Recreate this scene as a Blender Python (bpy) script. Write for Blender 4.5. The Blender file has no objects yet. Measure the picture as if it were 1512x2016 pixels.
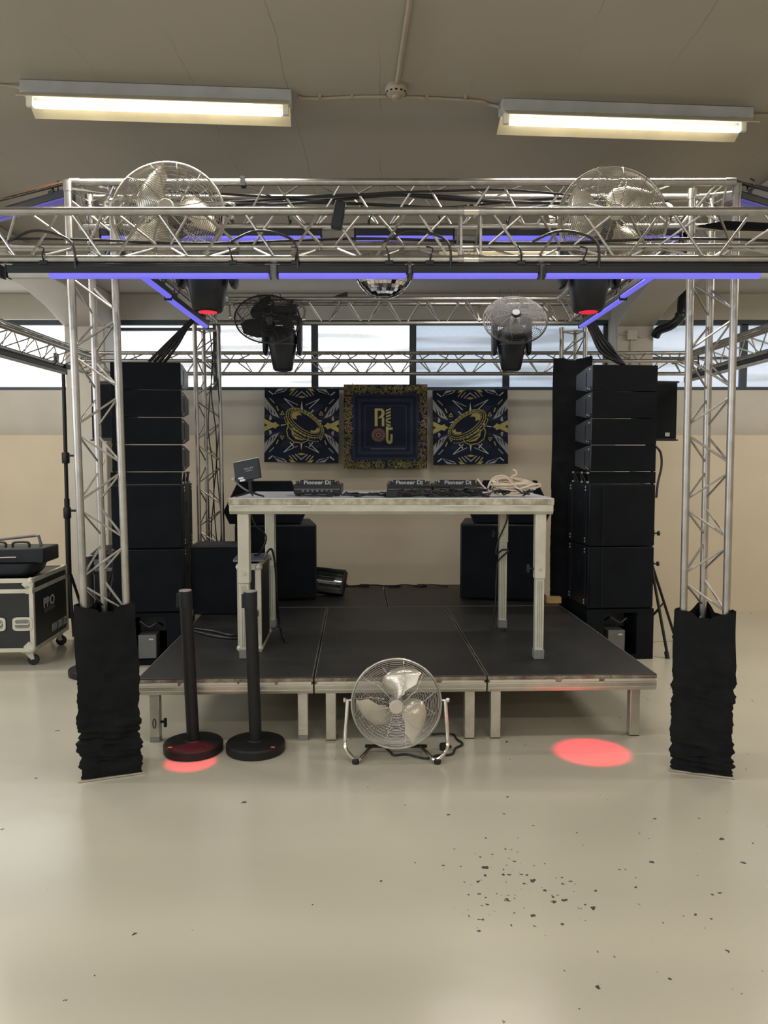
import bpy, math, random
from mathutils import Vector, Matrix
random.seed(7)
SC = bpy.context.scene
COL = SC.collection
PI = math.pi
# ---------------------------------------------------------------- camera
FPX, PITCH, CAMH = 1514.0, math.radians(3.86), 1.60
cam_data = bpy.data.cameras.new('camera')
cam_data.sensor_fit = 'HORIZONTAL'
cam_data.sensor_width = 36.0
cam_data.lens = 36.0 * FPX / 1512.0
cam_data.clip_start = 0.05
cam_data.clip_end = 100
cam = bpy.data.objects.new('camera', cam_data)
COL.objects.link(cam)
cam.location = (0, 0, CAMH)
cam.rotation_euler = (PI / 2 - PITCH, 0, 0)
SC.camera = cam
# ---------------------------------------------------------------- view, world, light
SC.view_settings.view_transform = 'Standard'
SC.view_settings.look = 'None'
SC.view_settings.gamma = 1
SC.view_settings.use_curve_mapping = False
SC.view_settings.exposure = 1.0
SC.cycles.use_denoising = True
SC.cycles.max_bounces = 8
SC.cycles.diffuse_bounces = 5
SC.cycles.sample_clamp_indirect = 6.0
SC.cycles.caustics_reflective = False
world = bpy.data.worlds.new('world')
SC.world = world
world.use_nodes = True
world.node_tree.nodes['Background'].inputs[0].default_value = (0.75, 0.86, 1.0, 1)
world.node_tree.nodes['Background'].inputs[1].default_value = 0.6
def area_light(name, loc, rot, sx, sy, power, color):
    l = bpy.data.lights.new(name, 'AREA')
    l.shape = 'RECTANGLE'
    l.size, l.size_y = sx, sy
    l.energy = power
    l.color = color
    o = bpy.data.objects.new(name, l)
    COL.objects.link(o)
    o.location = loc
    o.rotation_euler = rot
    return o
WARM = (1.0, 0.925, 0.82)
COOL = (0.80, 0.90, 1.0)
LAMP_W = 11.0
for lx in (-3.3, -1.05, 1.15, 3.4):                      # unseen lights added for brightness, standing for hall tubes behind the camera
    for ly in (0.6, -2.2):
        area_light('ceiling_fill_light', (lx, ly, 3.16), (0, 0, 0), 1.2, 0.12, LAMP_W, WARM)
for lx in (-3.9, 4.0):                                  # unseen fill added beside the stage to brighten the far floor and wall
    for ly, k in ((3.8, 1.4), (6.1, 1.9)):
        area_light('side_fill_light', (lx, ly, 3.16), (0, 0, 0), 1.2, 0.12, LAMP_W * k, WARM)
# unseen fill lights added at the left wall and behind the camera
area_light('left_fill_light', (-5.85, 0.5, 2.4), (0, -math.radians(80), 0), 1.2, 7.0, 70, COOL)
area_light('rear_fill_light', (0, -5.8, 2.5), (math.radians(80), 0, 0), 8.0, 1.2, 42, (0.93, 0.95, 1.0))
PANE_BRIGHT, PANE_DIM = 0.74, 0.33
TUBE_STRENGTH = 4.0
# ---------------------------------------------------------------- pixel measurement -> place
CP, SP = math.cos(PITCH), math.sin(PITCH)
def ray(px, py):
    u, v = (px - 756.0) / FPX, (1008.0 - py) / FPX
    return Vector((u, v * SP + CP, v * CP - SP))
def at(px, py, Y):
    r = ray(px, py)
    return Vector((r.x / r.y * Y, Y, CAMH + r.z / r.y * Y))
def onz(px, py, z):
    r = ray(px, py)
    k = (z - CAMH) / r.z
    return Vector((r.x * k, r.y * k, z))
# ---------------------------------------------------------------- materials
MATS = {}
def nodes(m):
    m.use_nodes = True
    return m.node_tree.nodes, m.node_tree.links
def mat(name, col, rough=0.5, metal=0.0, col2=None, scale=8.0, bump=0.0, bscale=60.0, spec=0.5, emit=None, estr=0.0, coat=0.0, sheen=0.0):
    if name in MATS: return MATS[name]
    m = bpy.data.materials.new(name)
    N, L = nodes(m)
    b = N['Principled BSDF']
    b.inputs['Base Color'].default_value = (*col, 1)
    b.inputs['Roughness'].default_value = rough
    b.inputs['Metallic'].default_value = metal
    b.inputs['Specular IOR Level'].default_value = spec
    b.inputs['Coat Weight'].default_value = coat
    b.inputs['Sheen Weight'].default_value = sheen
    tc = N.new('ShaderNodeTexCoord')
    if col2 is None: col2 = tuple(min(1, c * 1.18 + 0.002) for c in col)
    nz = N.new('ShaderNodeTexNoise')
    nz.inputs['Scale'].default_value = scale
    nz.inputs['Detail'].default_value = 5
    L.new(tc.outputs['Object'], nz.inputs['Vector'])
    cr = N.new('ShaderNodeValToRGB')
    cr.color_ramp.elements[0].position = 0.35
    cr.color_ramp.elements[1].position = 0.68
    cr.color_ramp.elements[0].color = (*col, 1)
    cr.color_ramp.elements[1].color = (*col2, 1)
    L.new(nz.outputs['Fac'], cr.inputs['Fac'])
    L.new(cr.outputs['Color'], b.inputs['Base Color'])
    if bump:
        n2 = N.new('ShaderNodeTexNoise')
        n2.inputs['Scale'].default_value = bscale
        n2.inputs['Detail'].default_value = 4
        L.new(tc.outputs['Object'], n2.inputs['Vector'])
        bp = N.new('ShaderNodeBump')
        bp.inputs['Strength'].default_value = bump
        bp.inputs['Distance'].default_value = 0.01
        L.new(n2.outputs['Fac'], bp.inputs['Height'])
        L.new(bp.outputs['Normal'], b.inputs['Normal'])
    if emit:
        b.inputs['Emission Color'].default_value = (*emit, 1)
        b.inputs['Emission Strength'].default_value = estr
    MATS[name] = m
    return m
ALU = mat('brushed_aluminium', (0.40, 0.39, 0.375), 0.38, 1.0, (0.50, 0.49, 0.47), 14, 0.05, 200)
ALU_P = mat('raw_aluminium_profile', (0.50, 0.48, 0.40), 0.42, 0.65, (0.62, 0.60, 0.52), 9, 0.1, 80)
ALU_D = mat('dusty_aluminium_profile', (0.55, 0.54, 0.45), 0.55, 0.25, (0.66, 0.65, 0.55), 7, 0.15, 40)
CHROME = mat('polished_chrome', (0.72, 0.70, 0.66), 0.16, 1.0)
WIRE = mat('chromed_wire', (0.50, 0.48, 0.45), 0.3, 0.9)
WIRED = mat('shaded_fan_wire', (0.05, 0.05, 0.055), 0.5, 0.3)  # rear fan wire, darkened in colour for the shade up there
BLADE = mat('polished_fan_blade', (0.74, 0.70, 0.60), 0.28, 0.75)
PINM = mat('pale_glint_pin', (0.62, 0.62, 0.60), 0.3, 0.3)  # pale tone paints the glints of the silver rigging pins
HUBM = mat('grey_fan_badge', (0.50, 0.47, 0.40), 0.5)
BLK = mat('matt_black_paint', (0.008, 0.009, 0.011), 0.48, 0, (0.013, 0.015, 0.018), 20, 0.15, 300)
BLKG = mat('black_perforated_grille', (0.005, 0.007, 0.010), 0.6, 0.0, (0.008, 0.011, 0.016), 4, 0.5, 600, spec=0.12)
BLKP = mat('black_plastic', (0.009, 0.012, 0.017), 0.42, 0, (0.014, 0.018, 0.024), 9, spec=0.35)
BLKS = mat('semi_gloss_black_side', (0.045, 0.053, 0.066), 0.36, 0, (0.058, 0.068, 0.083), 6)
RUB = mat('black_rubber', (0.012, 0.012, 0.012), 0.7)
STANM = mat('black_powder_coat', (0.009, 0.009, 0.010), 0.5, 0, (0.013, 0.013, 0.014), 30, 0.2, 500, spec=0.35)
CLOTH = mat('black_stretch_fabric', (0.006, 0.007, 0.009), 0.9, 0, (0.011, 0.012, 0.014), 12, 0.3, 120, spec=0.2)
DECKM = mat('black_anti_slip_film', (0.018, 0.018, 0.018), 0.42, 0, (0.030, 0.029, 0.028), 5, 0.35, 900)
WOODE = mat('scuffed_plywood_edge', (0.13, 0.09, 0.06), 0.8, 0, (0.40, 0.35, 0.26), 9, 0.8, 60)
RAILM = mat('chipped_white_rail', (0.55, 0.53, 0.46), 0.6, 0, (0.62, 0.60, 0.52), 9, 0.5, 30)
SEAM = mat('worn_seam', (0.16, 0.16, 0.15), 0.6)
WOODT = mat('worn_painted_table_edge', (0.34, 0.30, 0.22), 0.7, 0, (0.66, 0.63, 0.50), 18, 0.6, 50)
WHITET = mat('white_table_surface', (0.70, 0.74, 0.84), 0.22, 0, (0.78, 0.82, 0.92), 6)
GREYP = mat('grey_plastic_foot', (0.20, 0.21, 0.21), 0.5)
WHITEM = mat('white_enamel', (0.62, 0.62, 0.60), 0.35)
LAMPB = mat('grey_lamp_enamel', (0.42, 0.43, 0.43), 0.4)
LAMPR = mat('yellowed_reflector_enamel', (0.62, 0.55, 0.39), 0.4)
CREAMC = mat('cream_cable_jacket', (0.62, 0.52, 0.40), 0.4, 0, (0.78, 0.70, 0.58), 12)
CABLE = mat('black_cable_jacket', (0.010, 0.011, 0.014), 0.4)
ORANGE = mat('orange_cable_jacket', (0.55, 0.20, 0.05), 0.4)
YEL = mat('yellow_print', (0.30, 0.26, 0.07), 0.6, 0, (0.36, 0.31, 0.10))
GRYI = mat('grey_print', (0.22, 0.23, 0.25), 0.6, 0, (0.32, 0.32, 0.33))
WHTI = mat('white_print', (0.42, 0.44, 0.44), 0.6)
NAVY = mat('navy_print_base', (0.007, 0.011, 0.024), 0.8, 0, (0.010, 0.016, 0.034), 3, spec=0.2)
BLUEI = mat('dark_blue_print', (0.014, 0.019, 0.042), 0.6, 0, (0.018, 0.02, 0.05), 4, spec=0.2)
OLIVE = mat('olive_print', (0.09, 0.085, 0.035), 0.6, 0, (0.22, 0.195, 0.06), 7, spec=0.2)
BROWN = mat('brown_print', (0.20, 0.085, 0.06), 0.6)
LETTER = mat('pale_lettering', (0.42, 0.43, 0.43), 0.6)
GREYB = mat('grey_metal_panel', (0.16, 0.165, 0.17), 0.5, 0.2)
BADGE = mat('silver_badge', (0.45, 0.45, 0.45), 0.4, 0.6)
REDST = mat('red_sticker', (0.55, 0.10, 0.06), 0.5)
TIMBER = mat('pale_timber', (0.55, 0.33, 0.13), 0.7, 0, (0.66, 0.42, 0.18), 20)
FRAMEM = mat('dark_window_frame', (0.035, 0.05, 0.065), 0.5)
PIPEM = mat('black_downpipe', (0.010, 0.014, 0.018), 0.25)
CONDM = mat('cream_conduit', (0.36, 0.31, 0.24), 0.55)
LEDM = mat('violet_led_diffuser', (0.10, 0.09, 0.30), 0.4, emit=(0.17, 0.155, 0.90), estr=0.42)
LEDM2 = mat('dim_violet_led_diffuser', (0.05, 0.04, 0.18), 0.4, emit=(0.15, 0.13, 0.62), estr=0.15)
LEDOFF = mat('unlit_led_diffuser', (0.45, 0.45, 0.47), 0.35)
TUBEM = mat('fluorescent_tube', (0.9, 0.9, 0.9), 0.4, emit=(1.0, 0.93, 0.74), estr=TUBE_STRENGTH)
REDL = mat('red_lit_lens', (0.1, 0.0, 0.01), 0.2, emit=(1.0, 0.02, 0.06), estr=0.4)
STROBEM = mat('lit_lamp_reflection_glass', (0.35, 0.36, 0.36), 0.08, 0.9)
MIRROR = mat('mirror_facets', (0.75, 0.76, 0.78), 0.06, 1.0)
def floor_mat():
    m = bpy.data.materials.new('cream_epoxy_floor')
    N, L = nodes(m)
    b = N['Principled BSDF']
    tc = N.new('ShaderNodeTexCoord')
    n1 = N.new('ShaderNodeTexNoise'); n1.inputs['Scale'].default_value = 0.55; n1.inputs['Detail'].default_value = 6
    L.new(tc.outputs['Object'], n1.inputs['Vector'])
    cr = N.new('ShaderNodeValToRGB')
    cr.color_ramp.elements[0].position = 0.3; cr.color_ramp.elements[1].position = 0.7
    cr.color_ramp.elements[0].color = (0.50, 0.475, 0.385, 1)
    cr.color_ramp.elements[1].color = (0.56, 0.535, 0.44, 1)
    L.new(n1.outputs['Fac'], cr.inputs['Fac'])
    # paint chips: irregular cells kept only where a density map allows
    def chips(scale, size, dens):
        nd = N.new('ShaderNodeTexNoise'); nd.inputs['Scale'].default_value = scale * 1.6; nd.inputs['Detail'].default_value = 4
        L.new(tc.outputs['Object'], nd.inputs['Vector'])
        sc = N.new('ShaderNodeVectorMath'); sc.operation = 'SCALE'; sc.inputs['Scale'].default_value = 1.1 / scale
        L.new(nd.outputs['Color'], sc.inputs[0])
        ad = N.new('ShaderNodeVectorMath'); ad.operation = 'ADD'
        L.new(tc.outputs['Object'], ad.inputs[0]); L.new(sc.outputs[0], ad.inputs[1])
        vo = N.new('ShaderNodeTexVoronoi'); vo.inputs['Scale'].default_value = scale
        L.new(ad.outputs[0], vo.inputs['Vector'])
        sep = N.new('ShaderNodeSeparateColor'); L.new(vo.outputs['Color'], sep.inputs[0])
        keep = N.new('ShaderNodeMath'); keep.operation = 'LESS_THAN'
        L.new(sep.outputs[0], keep.inputs[0]); L.new(dens, keep.inputs[1])
        sz = N.new('ShaderNodeMath'); sz.operation = 'MULTIPLY'; sz.inputs[1].default_value = size
        L.new(sep.outputs[1], sz.inputs[0])
        le = N.new('ShaderNodeMath'); le.operation = 'LESS_THAN'
        L.new(vo.outputs['Distance'], le.inputs[0]); L.new(sz.outputs[0], le.inputs[1])
        mu = N.new('ShaderNodeMath'); mu.operation = 'MULTIPLY'
        L.new(keep.outputs[0], mu.inputs[0]); L.new(le.outputs[0], mu.inputs[1])
        return mu.outputs[0]
    def dens_at(c, r, amount):
        d = N.new('ShaderNodeVectorMath'); d.operation = 'DISTANCE'
        L.new(tc.outputs['Object'], d.inputs[0]); d.inputs[1].default_value = c
        mr = N.new('ShaderNodeMapRange'); mr.inputs['From Min'].default_value = 0; mr.inputs['From Max'].default_value = r
        mr.inputs['To Min'].default_value = amount; mr.inputs['To Max'].default_value = 0
        L.new(d.outputs['Value'], mr.inputs['Value'])
        return mr.outputs[0]
    c1 = onz(1012, 1745, 0)
    c2 = onz(1330, 1740, 0)
    d1 = dens_at(c1, 0.36, 0.75); d2 = dens_at(c2, 0.95, 0.10)
    mx = N.new('ShaderNodeMath'); mx.operation = 'MAXIMUM'
    L.new(d1, mx.inputs[0]); L.new(d2, mx.inputs[1])
    d3 = N.new('ShaderNodeMath'); d3.operation = 'ADD'; d3.inputs[1].default_value = 0.006
    L.new(mx.outputs[0], d3.inputs[0])
    a = chips(22, 0.30, d3.outputs[0]); bb = chips(45, 0.30, d3.outputs[0])
    mm = N.new('ShaderNodeMath'); mm.operation = 'MAXIMUM'
    L.new(a, mm.inputs[0]); L.new(bb, mm.inputs[1])
    mix = N.new('ShaderNodeMixRGB'); mix.inputs['Color2'].default_value = (0.07, 0.065, 0.055, 1)
    L.new(mm.outputs[0], mix.inputs['Fac']); L.new(cr.outputs['Color'], mix.inputs['Color1'])
    L.new(mix.outputs[0], b.inputs['Base Color'])
    n3 = N.new('ShaderNodeTexNoise'); n3.inputs['Scale'].default_value = 1.3; n3.inputs['Detail'].default_value = 5
    L.new(tc.outputs['Object'], n3.inputs['Vector'])
    rr = N.new('ShaderNodeMapRange'); rr.inputs['To Min'].default_value = 0.16; rr.inputs['To Max'].default_value = 0.28
    L.new(n3.outputs['Fac'], rr.inputs['Value']); L.new(rr.outputs[0], b.inputs['Roughness'])
    n4 = N.new('ShaderNodeTexNoise'); n4.inputs['Scale'].default_value = 2.2; n4.inputs['Detail'].default_value = 3
    L.new(tc.outputs['Object'], n4.inputs['Vector'])
    bp = N.new('ShaderNodeBump'); bp.inputs['Strength'].default_value = 0.12; bp.inputs['Distance'].default_value = 0.03
    L.new(n4.outputs['Fac'], bp.inputs['Height']); L.new(bp.outputs['Normal'], b.inputs['Normal'])
    b.inputs['Specular IOR Level'].default_value = 0.5
    return m
def ceiling_mat():
    m = bpy.data.materials.new('board_marked_concrete_ceiling')
    N, L = nodes(m)
    b = N['Principled BSDF']; b.inputs['Roughness'].default_value = 0.75
    tc = N.new('ShaderNodeTexCoord')
    n1 = N.new('ShaderNodeTexNoise'); n1.inputs['Scale'].default_value = 1.2; n1.inputs['Detail'].default_value = 7
    L.new(tc.outputs['Object'], n1.inputs['Vector'])
    cr = N.new('ShaderNodeValToRGB')
    cr.color_ramp.elements[0].position = 0.3; cr.color_ramp.elements[1].position = 0.7
    cr.color_ramp.elements[0].color = (0.395, 0.365, 0.32, 1); cr.color_ramp.elements[1].color = (0.445, 0.415, 0.365, 1)
    L.new(n1.outputs['Fac'], cr.inputs['Fac'])
    sx = N.new('ShaderNodeSeparateXYZ'); L.new(tc.outputs['Object'], sx.inputs[0])
    nw = N.new('ShaderNodeTexNoise'); nw.inputs['Scale'].default_value = 3.0; nw.inputs['Detail'].default_value = 8
    L.new(tc.outputs['Object'], nw.inputs['Vector'])
    w = N.new('ShaderNodeMath'); w.operation = 'MULTIPLY_ADD'; w.inputs[1].default_value = 0.045
    L.new(nw.outputs['Fac'], w.inputs[0]); L.new(sx.outputs['X'], w.inputs[2])
    k = N.new('ShaderNodeMath'); k.operation = 'MULTIPLY'; k.inputs[1].default_value = 1 / 0.42
    L.new(w.outputs[0], k.inputs[0])
    fr = N.new('ShaderNodeMath'); fr.operation = 'FRACT'; L.new(k.outputs[0], fr.inputs[0])
    lt = N.new('ShaderNodeMath'); lt.operation = 'LESS_THAN'; lt.inputs[1].default_value = 0.012
    L.new(fr.outputs[0], lt.inputs[0])
    ng = N.new('ShaderNodeTexNoise'); ng.inputs['Scale'].default_value = 0.9; ng.inputs['Detail'].default_value = 2
    L.new(tc.outputs['Object'], ng.inputs['Vector'])
    gt = N.new('ShaderNodeMapRange'); gt.inputs['From Min'].default_value = 0.42; gt.inputs['From Max'].default_value = 0.62
    gt.inputs['To Min'].default_value = 0; gt.inputs['To Max'].default_value = 0.5
    L.new(ng.outputs['Fac'], gt.inputs['Value'])
    mu = N.new('ShaderNodeMath'); mu.operation = 'MULTIPLY'
    L.new(lt.outputs[0], mu.inputs[0]); L.new(gt.outputs[0], mu.inputs[1])
    mix = N.new('ShaderNodeMixRGB'); mix.inputs['Color2'].default_value = (0.20, 0.17, 0.13, 1)
    L.new(mu.outputs[0], mix.inputs['Fac']); L.new(cr.outputs['Color'], mix.inputs['Color1'])
    L.new(mix.outputs[0], b.inputs['Base Color'])
    bp = N.new('ShaderNodeBump'); bp.inputs['Strength'].default_value = 0.25; bp.inputs['Distance'].default_value = 0.02
    L.new(n1.outputs['Fac'], bp.inputs['Height']); L.new(bp.outputs['Normal'], b.inputs['Normal'])
    return m
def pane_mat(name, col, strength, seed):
    """ frosted glass with daylight put into its emission, blurred slats and frames drawn in as darker bands """
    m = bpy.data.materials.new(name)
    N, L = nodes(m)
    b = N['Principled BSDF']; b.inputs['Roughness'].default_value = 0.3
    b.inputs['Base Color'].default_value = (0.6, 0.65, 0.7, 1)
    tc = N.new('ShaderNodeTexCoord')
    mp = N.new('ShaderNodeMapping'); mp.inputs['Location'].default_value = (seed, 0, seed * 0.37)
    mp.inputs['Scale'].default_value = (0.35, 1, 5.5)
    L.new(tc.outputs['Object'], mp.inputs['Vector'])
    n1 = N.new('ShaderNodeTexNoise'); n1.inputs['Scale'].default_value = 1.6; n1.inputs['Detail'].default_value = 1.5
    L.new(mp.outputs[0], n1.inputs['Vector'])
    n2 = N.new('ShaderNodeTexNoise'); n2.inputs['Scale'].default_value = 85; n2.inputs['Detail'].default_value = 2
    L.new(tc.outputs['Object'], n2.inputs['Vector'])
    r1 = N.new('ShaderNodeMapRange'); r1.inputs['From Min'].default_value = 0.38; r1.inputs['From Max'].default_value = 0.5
    r1.inputs['To Min'].default_value = 0.5; r1.inputs['To Max'].default_value = 1.0  # slat shadows painted as darker bands of the pane's glow
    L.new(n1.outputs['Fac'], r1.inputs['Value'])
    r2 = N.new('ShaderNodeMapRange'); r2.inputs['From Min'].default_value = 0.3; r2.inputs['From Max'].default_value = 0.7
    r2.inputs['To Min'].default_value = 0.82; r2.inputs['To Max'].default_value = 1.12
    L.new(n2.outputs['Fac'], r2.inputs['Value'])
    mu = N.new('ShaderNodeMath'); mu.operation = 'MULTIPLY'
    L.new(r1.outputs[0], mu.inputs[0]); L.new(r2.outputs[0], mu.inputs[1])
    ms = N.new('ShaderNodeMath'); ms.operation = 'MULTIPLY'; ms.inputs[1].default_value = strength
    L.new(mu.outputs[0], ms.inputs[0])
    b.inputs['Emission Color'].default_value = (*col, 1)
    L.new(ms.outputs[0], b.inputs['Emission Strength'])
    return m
FLOORM = floor_mat()
CEILM = ceiling_mat()
WALLM = mat('cream_wall_paint', (0.60, 0.525, 0.405), 0.7, 0, (0.64, 0.57, 0.45), 1.5, 0.08, 25)
CONCM = mat('pale_painted_concrete', (0.53, 0.505, 0.455), 0.65, 0, (0.58, 0.555, 0.51), 2.5, 0.12, 20)
# ---------------------------------------------------------------- mesh builder
class MB:
    def __init__(s): s.v = []; s.f = []; s.m = []
    def add(s, vs, fs, m=0):
        n = len(s.v)
        s.v += [Vector(p) for p in vs]
        s.f += [tuple(i + n for i in f) for f in fs]
        s.m += [m] * len(fs)
        return s
    def box(s, c, d, rz=0.0, M=None, m=0):
        R = M or Matrix.Rotation(rz, 3, 'Z')
        c = Vector(c)
        vs = [c + R @ Vector((x * d[0] / 2, y * d[1] / 2, z * d[2] / 2)) for x in (-1, 1) for y in (-1, 1) for z in (-1, 1)]
        return s.add(vs, [(0, 1, 3, 2), (4, 6, 7, 5), (0, 4, 5, 1), (2, 3, 7, 6), (0, 2, 6, 4), (1, 5, 7, 3)], m)
    def prism(s, pts, off, m=0):
        """ polygon of 3D points swept by a vector """
        n = len(pts); off = Vector(off)
        vs = [Vector(p) for p in pts] + [Vector(p) + off for p in pts]
        fs = [tuple(range(n - 1, -1, -1)), tuple(range(n, 2 * n))] + [(i, (i + 1) % n, n + (i + 1) % n, n + i) for i in range(n)]
        return s.add(vs, fs, m)
    def poly(s, pts, m=0): return s.add(pts, [tuple(range(len(pts)))], m)
    def rings(s, rs, closed=False, caps=True, m=0):
        n = len(rs[0]); vs = [p for r in rs for p in r]; fs = []
        k = len(rs)
        for j in range(k if closed else k - 1):
            a, b = j * n, ((j + 1) % k) * n
            for i in range(n):
                fs.append((a + i, a + (i + 1) % n, b + (i + 1) % n, b + i))
        if caps and not closed:
            fs.append(tuple(range(n - 1, -1, -1))); fs.append(tuple((k - 1) * n + i for i in range(n)))
        return s.add(vs, fs, m)
    def path(s, pts, r, n=6, closed=False, m=0, r2=None):
        pts = [Vector(p) for p in pts]
        k = len(pts)
        if k < 2: return s
        def tan(i):
            if closed: return (pts[(i + 1) % k] - pts[i - 1]).normalized()
            return (pts[min(i + 1, k - 1)] - pts[max(i - 1, 0)]).normalized()
        t = tan(0)
        u = t.orthogonal().normalized()
        rs = []
        for i in range(k):
            t = tan(i)
            u = (u - t * u.dot(t))
            u = u.normalized() if u.length > 1e-6 else t.orthogonal().normalized()
            w = t.cross(u)
            rr = r if r2 is None else r + (r2 - r) * i / (k - 1)
            rs.append([pts[i] + u * (rr * math.cos(2 * PI * j / n)) + w * (rr * math.sin(2 * PI * j / n)) for j in range(n)])
        return s.rings(rs, closed, True, m)
    def tube(s, a, b, r, n=10, r2=None, m=0): return s.path([a, b], r, n, False, m, r2)
    def lathe(s, prof, c, n=24, M=None, m=0):
        """ prof: (radius, height) list about the local z axis """
        R = M or Matrix.Identity(3); c = Vector(c)
        rs = [[c + R @ Vector((max(r, 1e-4) * math.cos(2 * PI * j / n), max(r, 1e-4) * math.sin(2 * PI * j / n), z)) for j in range(n)] for r, z in prof]
        return s.rings(rs, False, True, m)
    def ring(s, c, R, r, n=48, k=6, M=None, m=0):
        Mx = M or Matrix.Identity(3); c = Vector(c)
        return s.path([c + Mx @ Vector((R * math.cos(2 * PI * j / n), R * math.sin(2 * PI * j / n), 0)) for j in range(n)], r, k, True, m)
    def build(s, name, mats, parent=None, world=False, bevel=0.0, smooth=35, org=None):
        me = bpy.data.meshes.new(name)
        off = Vector((0, 0, 0))
        if world and parent is not None:
            root = parent
            while root.parent: root = root.parent
            off = root.location
        if org is not None: off = Vector(org)
        me.from_pydata([tuple(p - off) for p in s.v], [], s.f)
        for mt in (mats if isinstance(mats, (list, tuple)) else [mats]): me.materials.append(mt)
        me.polygons.foreach_set('material_index', s.m)
        if smooth:
            me.polygons.foreach_set('use_smooth', [True] * len(s.f))
            me.update()
            me.set_sharp_from_angle(angle=math.radians(smooth))
        me.update()
        o = bpy.data.objects.new(name, me)
        COL.objects.link(o)
        if org is not None: o.location = org
        if parent is not None: o.parent = parent
        if bevel:
            b = o.modifiers.new('bevel', 'BEVEL'); b.width = bevel; b.segments = 2; b.limit_method = 'ANGLE'
        return o
def smooth_pts(pts, k=6, closed=False):
    pts = [Vector(p) for p in pts]; n = len(pts); out = []
    for i in range(n if closed else n - 1):
        g = (lambda j: pts[j % n]) if closed else (lambda j: pts[max(0, min(n - 1, j))])
        a, b, c, d = g(i - 1), g(i), g(i + 1), g(i + 2)
        for q in range(k):
            t = q / k
            out.append(0.5 * ((2 * b) + (c - a) * t + (2 * a - 5 * b + 4 * c - d) * t * t + (3 * b - a - 3 * c + d) * t ** 3))
    if not closed: out.append(pts[-1])
    return out
def tag(o, label, cat, group=None, kind=None):
    o['label'] = label; o['category'] = cat
    if group: o['group'] = group
    if kind: o['kind'] = kind
    return o
def thing(name, label, cat, loc=(0, 0, 0), rz=0.0, group=None, rot=None):
    o = bpy.data.objects.new(name, None)
    COL.objects.link(o)
    o.empty_display_size = 0.1
    o.location = loc
    o.rotation_euler = rot if rot else (0, 0, rz)
    return tag(o, label, cat, group)
def struct(name, mb, m, org=None, bevel=0.0, smooth=35):
    o = mb.build(name, m, None, org=org, bevel=bevel, smooth=smooth)
    o['kind'] = 'structure'
    return o
KIDS = {}
def kids(o): return [c for c in bpy.data.objects if c.parent == o]
def copy_tree(o, loc=None, rz=None, label=None, group=None, parent=None, rot=None):
    c = o.copy(); COL.objects.link(c); c.parent = parent
    for ch in kids(o): copy_tree(ch, parent=c)
    if loc is not None: c.location = loc
    if rz is not None: c.rotation_euler = (0, 0, rz)
    if rot is not None: c.rotation_euler = rot
    if label: c['label'] = label
    if group: c['group'] = group
    return c
def text_mesh(body, size, loc, M, material, name, parent, depth=0.0008, sx=1.0, bold=0.0):
    cu = bpy.data.curves.new(name, 'FONT'); cu.body = body; cu.size = size; cu.extrude = depth
    cu.align_x = 'CENTER'; cu.align_y = 'CENTER'; cu.offset = bold
    t = bpy.data.objects.new('tmp_text', cu); COL.objects.link(t)
    dg = bpy.context.evaluated_depsgraph_get()
    me = bpy.data.meshes.new_from_object(t.evaluated_get(dg))
    bpy.data.objects.remove(t)
    for v in me.vertices:
        p = M @ Vector((v.co.x * sx, v.co.y, v.co.z)); v.co = p + Vector(loc)
    me.materials.clear(); me.materials.append(material)
    o = bpy.data.objects.new(name, me); COL.objects.link(o); o.parent = parent
    return o
FRONT = Matrix(((1, 0, 0), (0, 0, -1), (0, 1, 0)))         # text reading from -Y
RIGHTF = Matrix(((0, 0, 1), (1, 0, 0), (0, 1, 0)))         # text on a face looking to +X

# ================================================================ THE ROOM
XW, YB, YW, ZC = 6.0, -6.0, 8.06, 3.30
struct('floor', MB().box((0, 1.0, -0.05), (12.4, 14.6, 0.1)), FLOORM)
struct('ceiling', MB().box((0, 1.0, ZC + 0.05), (12.4, 14.6, 0.1)), CEILM)
struct('wall_left', MB().box((-XW - 0.05, 1.0, 1.65), (0.1, 14.4, 3.3)), WALLM)
struct('wall_right', MB().box((XW + 0.05, 1.0, 1.65), (0.1, 14.4, 3.3)), WALLM)
struct('wall_back', MB().box((0, YB - 0.05, 1.65), (12.2, 0.1, 3.3)), WALLM)
ZS, ZT = 2.32, 3.045                                        # window sill and head
# front wall: lower part with the thicker upper band that is chamfered back to the wall
w = MB().box((0, YW + 0.1, 0.93), (12.2, 0.2, 1.86))
struct('wall_front', w, WALLM)
prof = [(-0.0, 1.86), (-0.07, 1.98), (-0.07, ZS), (0.2, ZS), (0.2, 1.86)]
struct('trim_1', MB().prism([(-6.1, YW + a, b) for a, b in prof], (12.2, 0, 0)), CONCM)
struct('trim_2', MB().box((0, YW + 0.08, (ZT + ZC) / 2), (12.2, 0.24, ZC - ZT)), CONCM)
# pilasters carrying the haunched beams
for nm, xa, xb in (('trim_3', -3.19, -2.79), ('trim_4', 2.32, 2.69)):
    struct(nm, MB().box(((xa + xb) / 2, (7.77 + YW + 0.2) / 2, 1.48), (xb - xa, YW + 0.2 - 7.77, 2.96)), CONCM, bevel=0.012)
for nm, xa, xb in (('trim_5', -3.19, -2.79), ('trim_6', 2.32, 2.69)):
    pr = [(YW + 0.19, 2.93), (7.765, 2.93), (7.35, 3.05), (6.85, 3.13), (-5.9, 3.16), (-5.9, ZC - 0.001), (YW + 0.19, ZC - 0.001)]
    struct(nm, MB().prism([(xa, a, b) for a, b in pr], (xb - xa, 0, 0)), CONCM, bevel=0.01)
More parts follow.
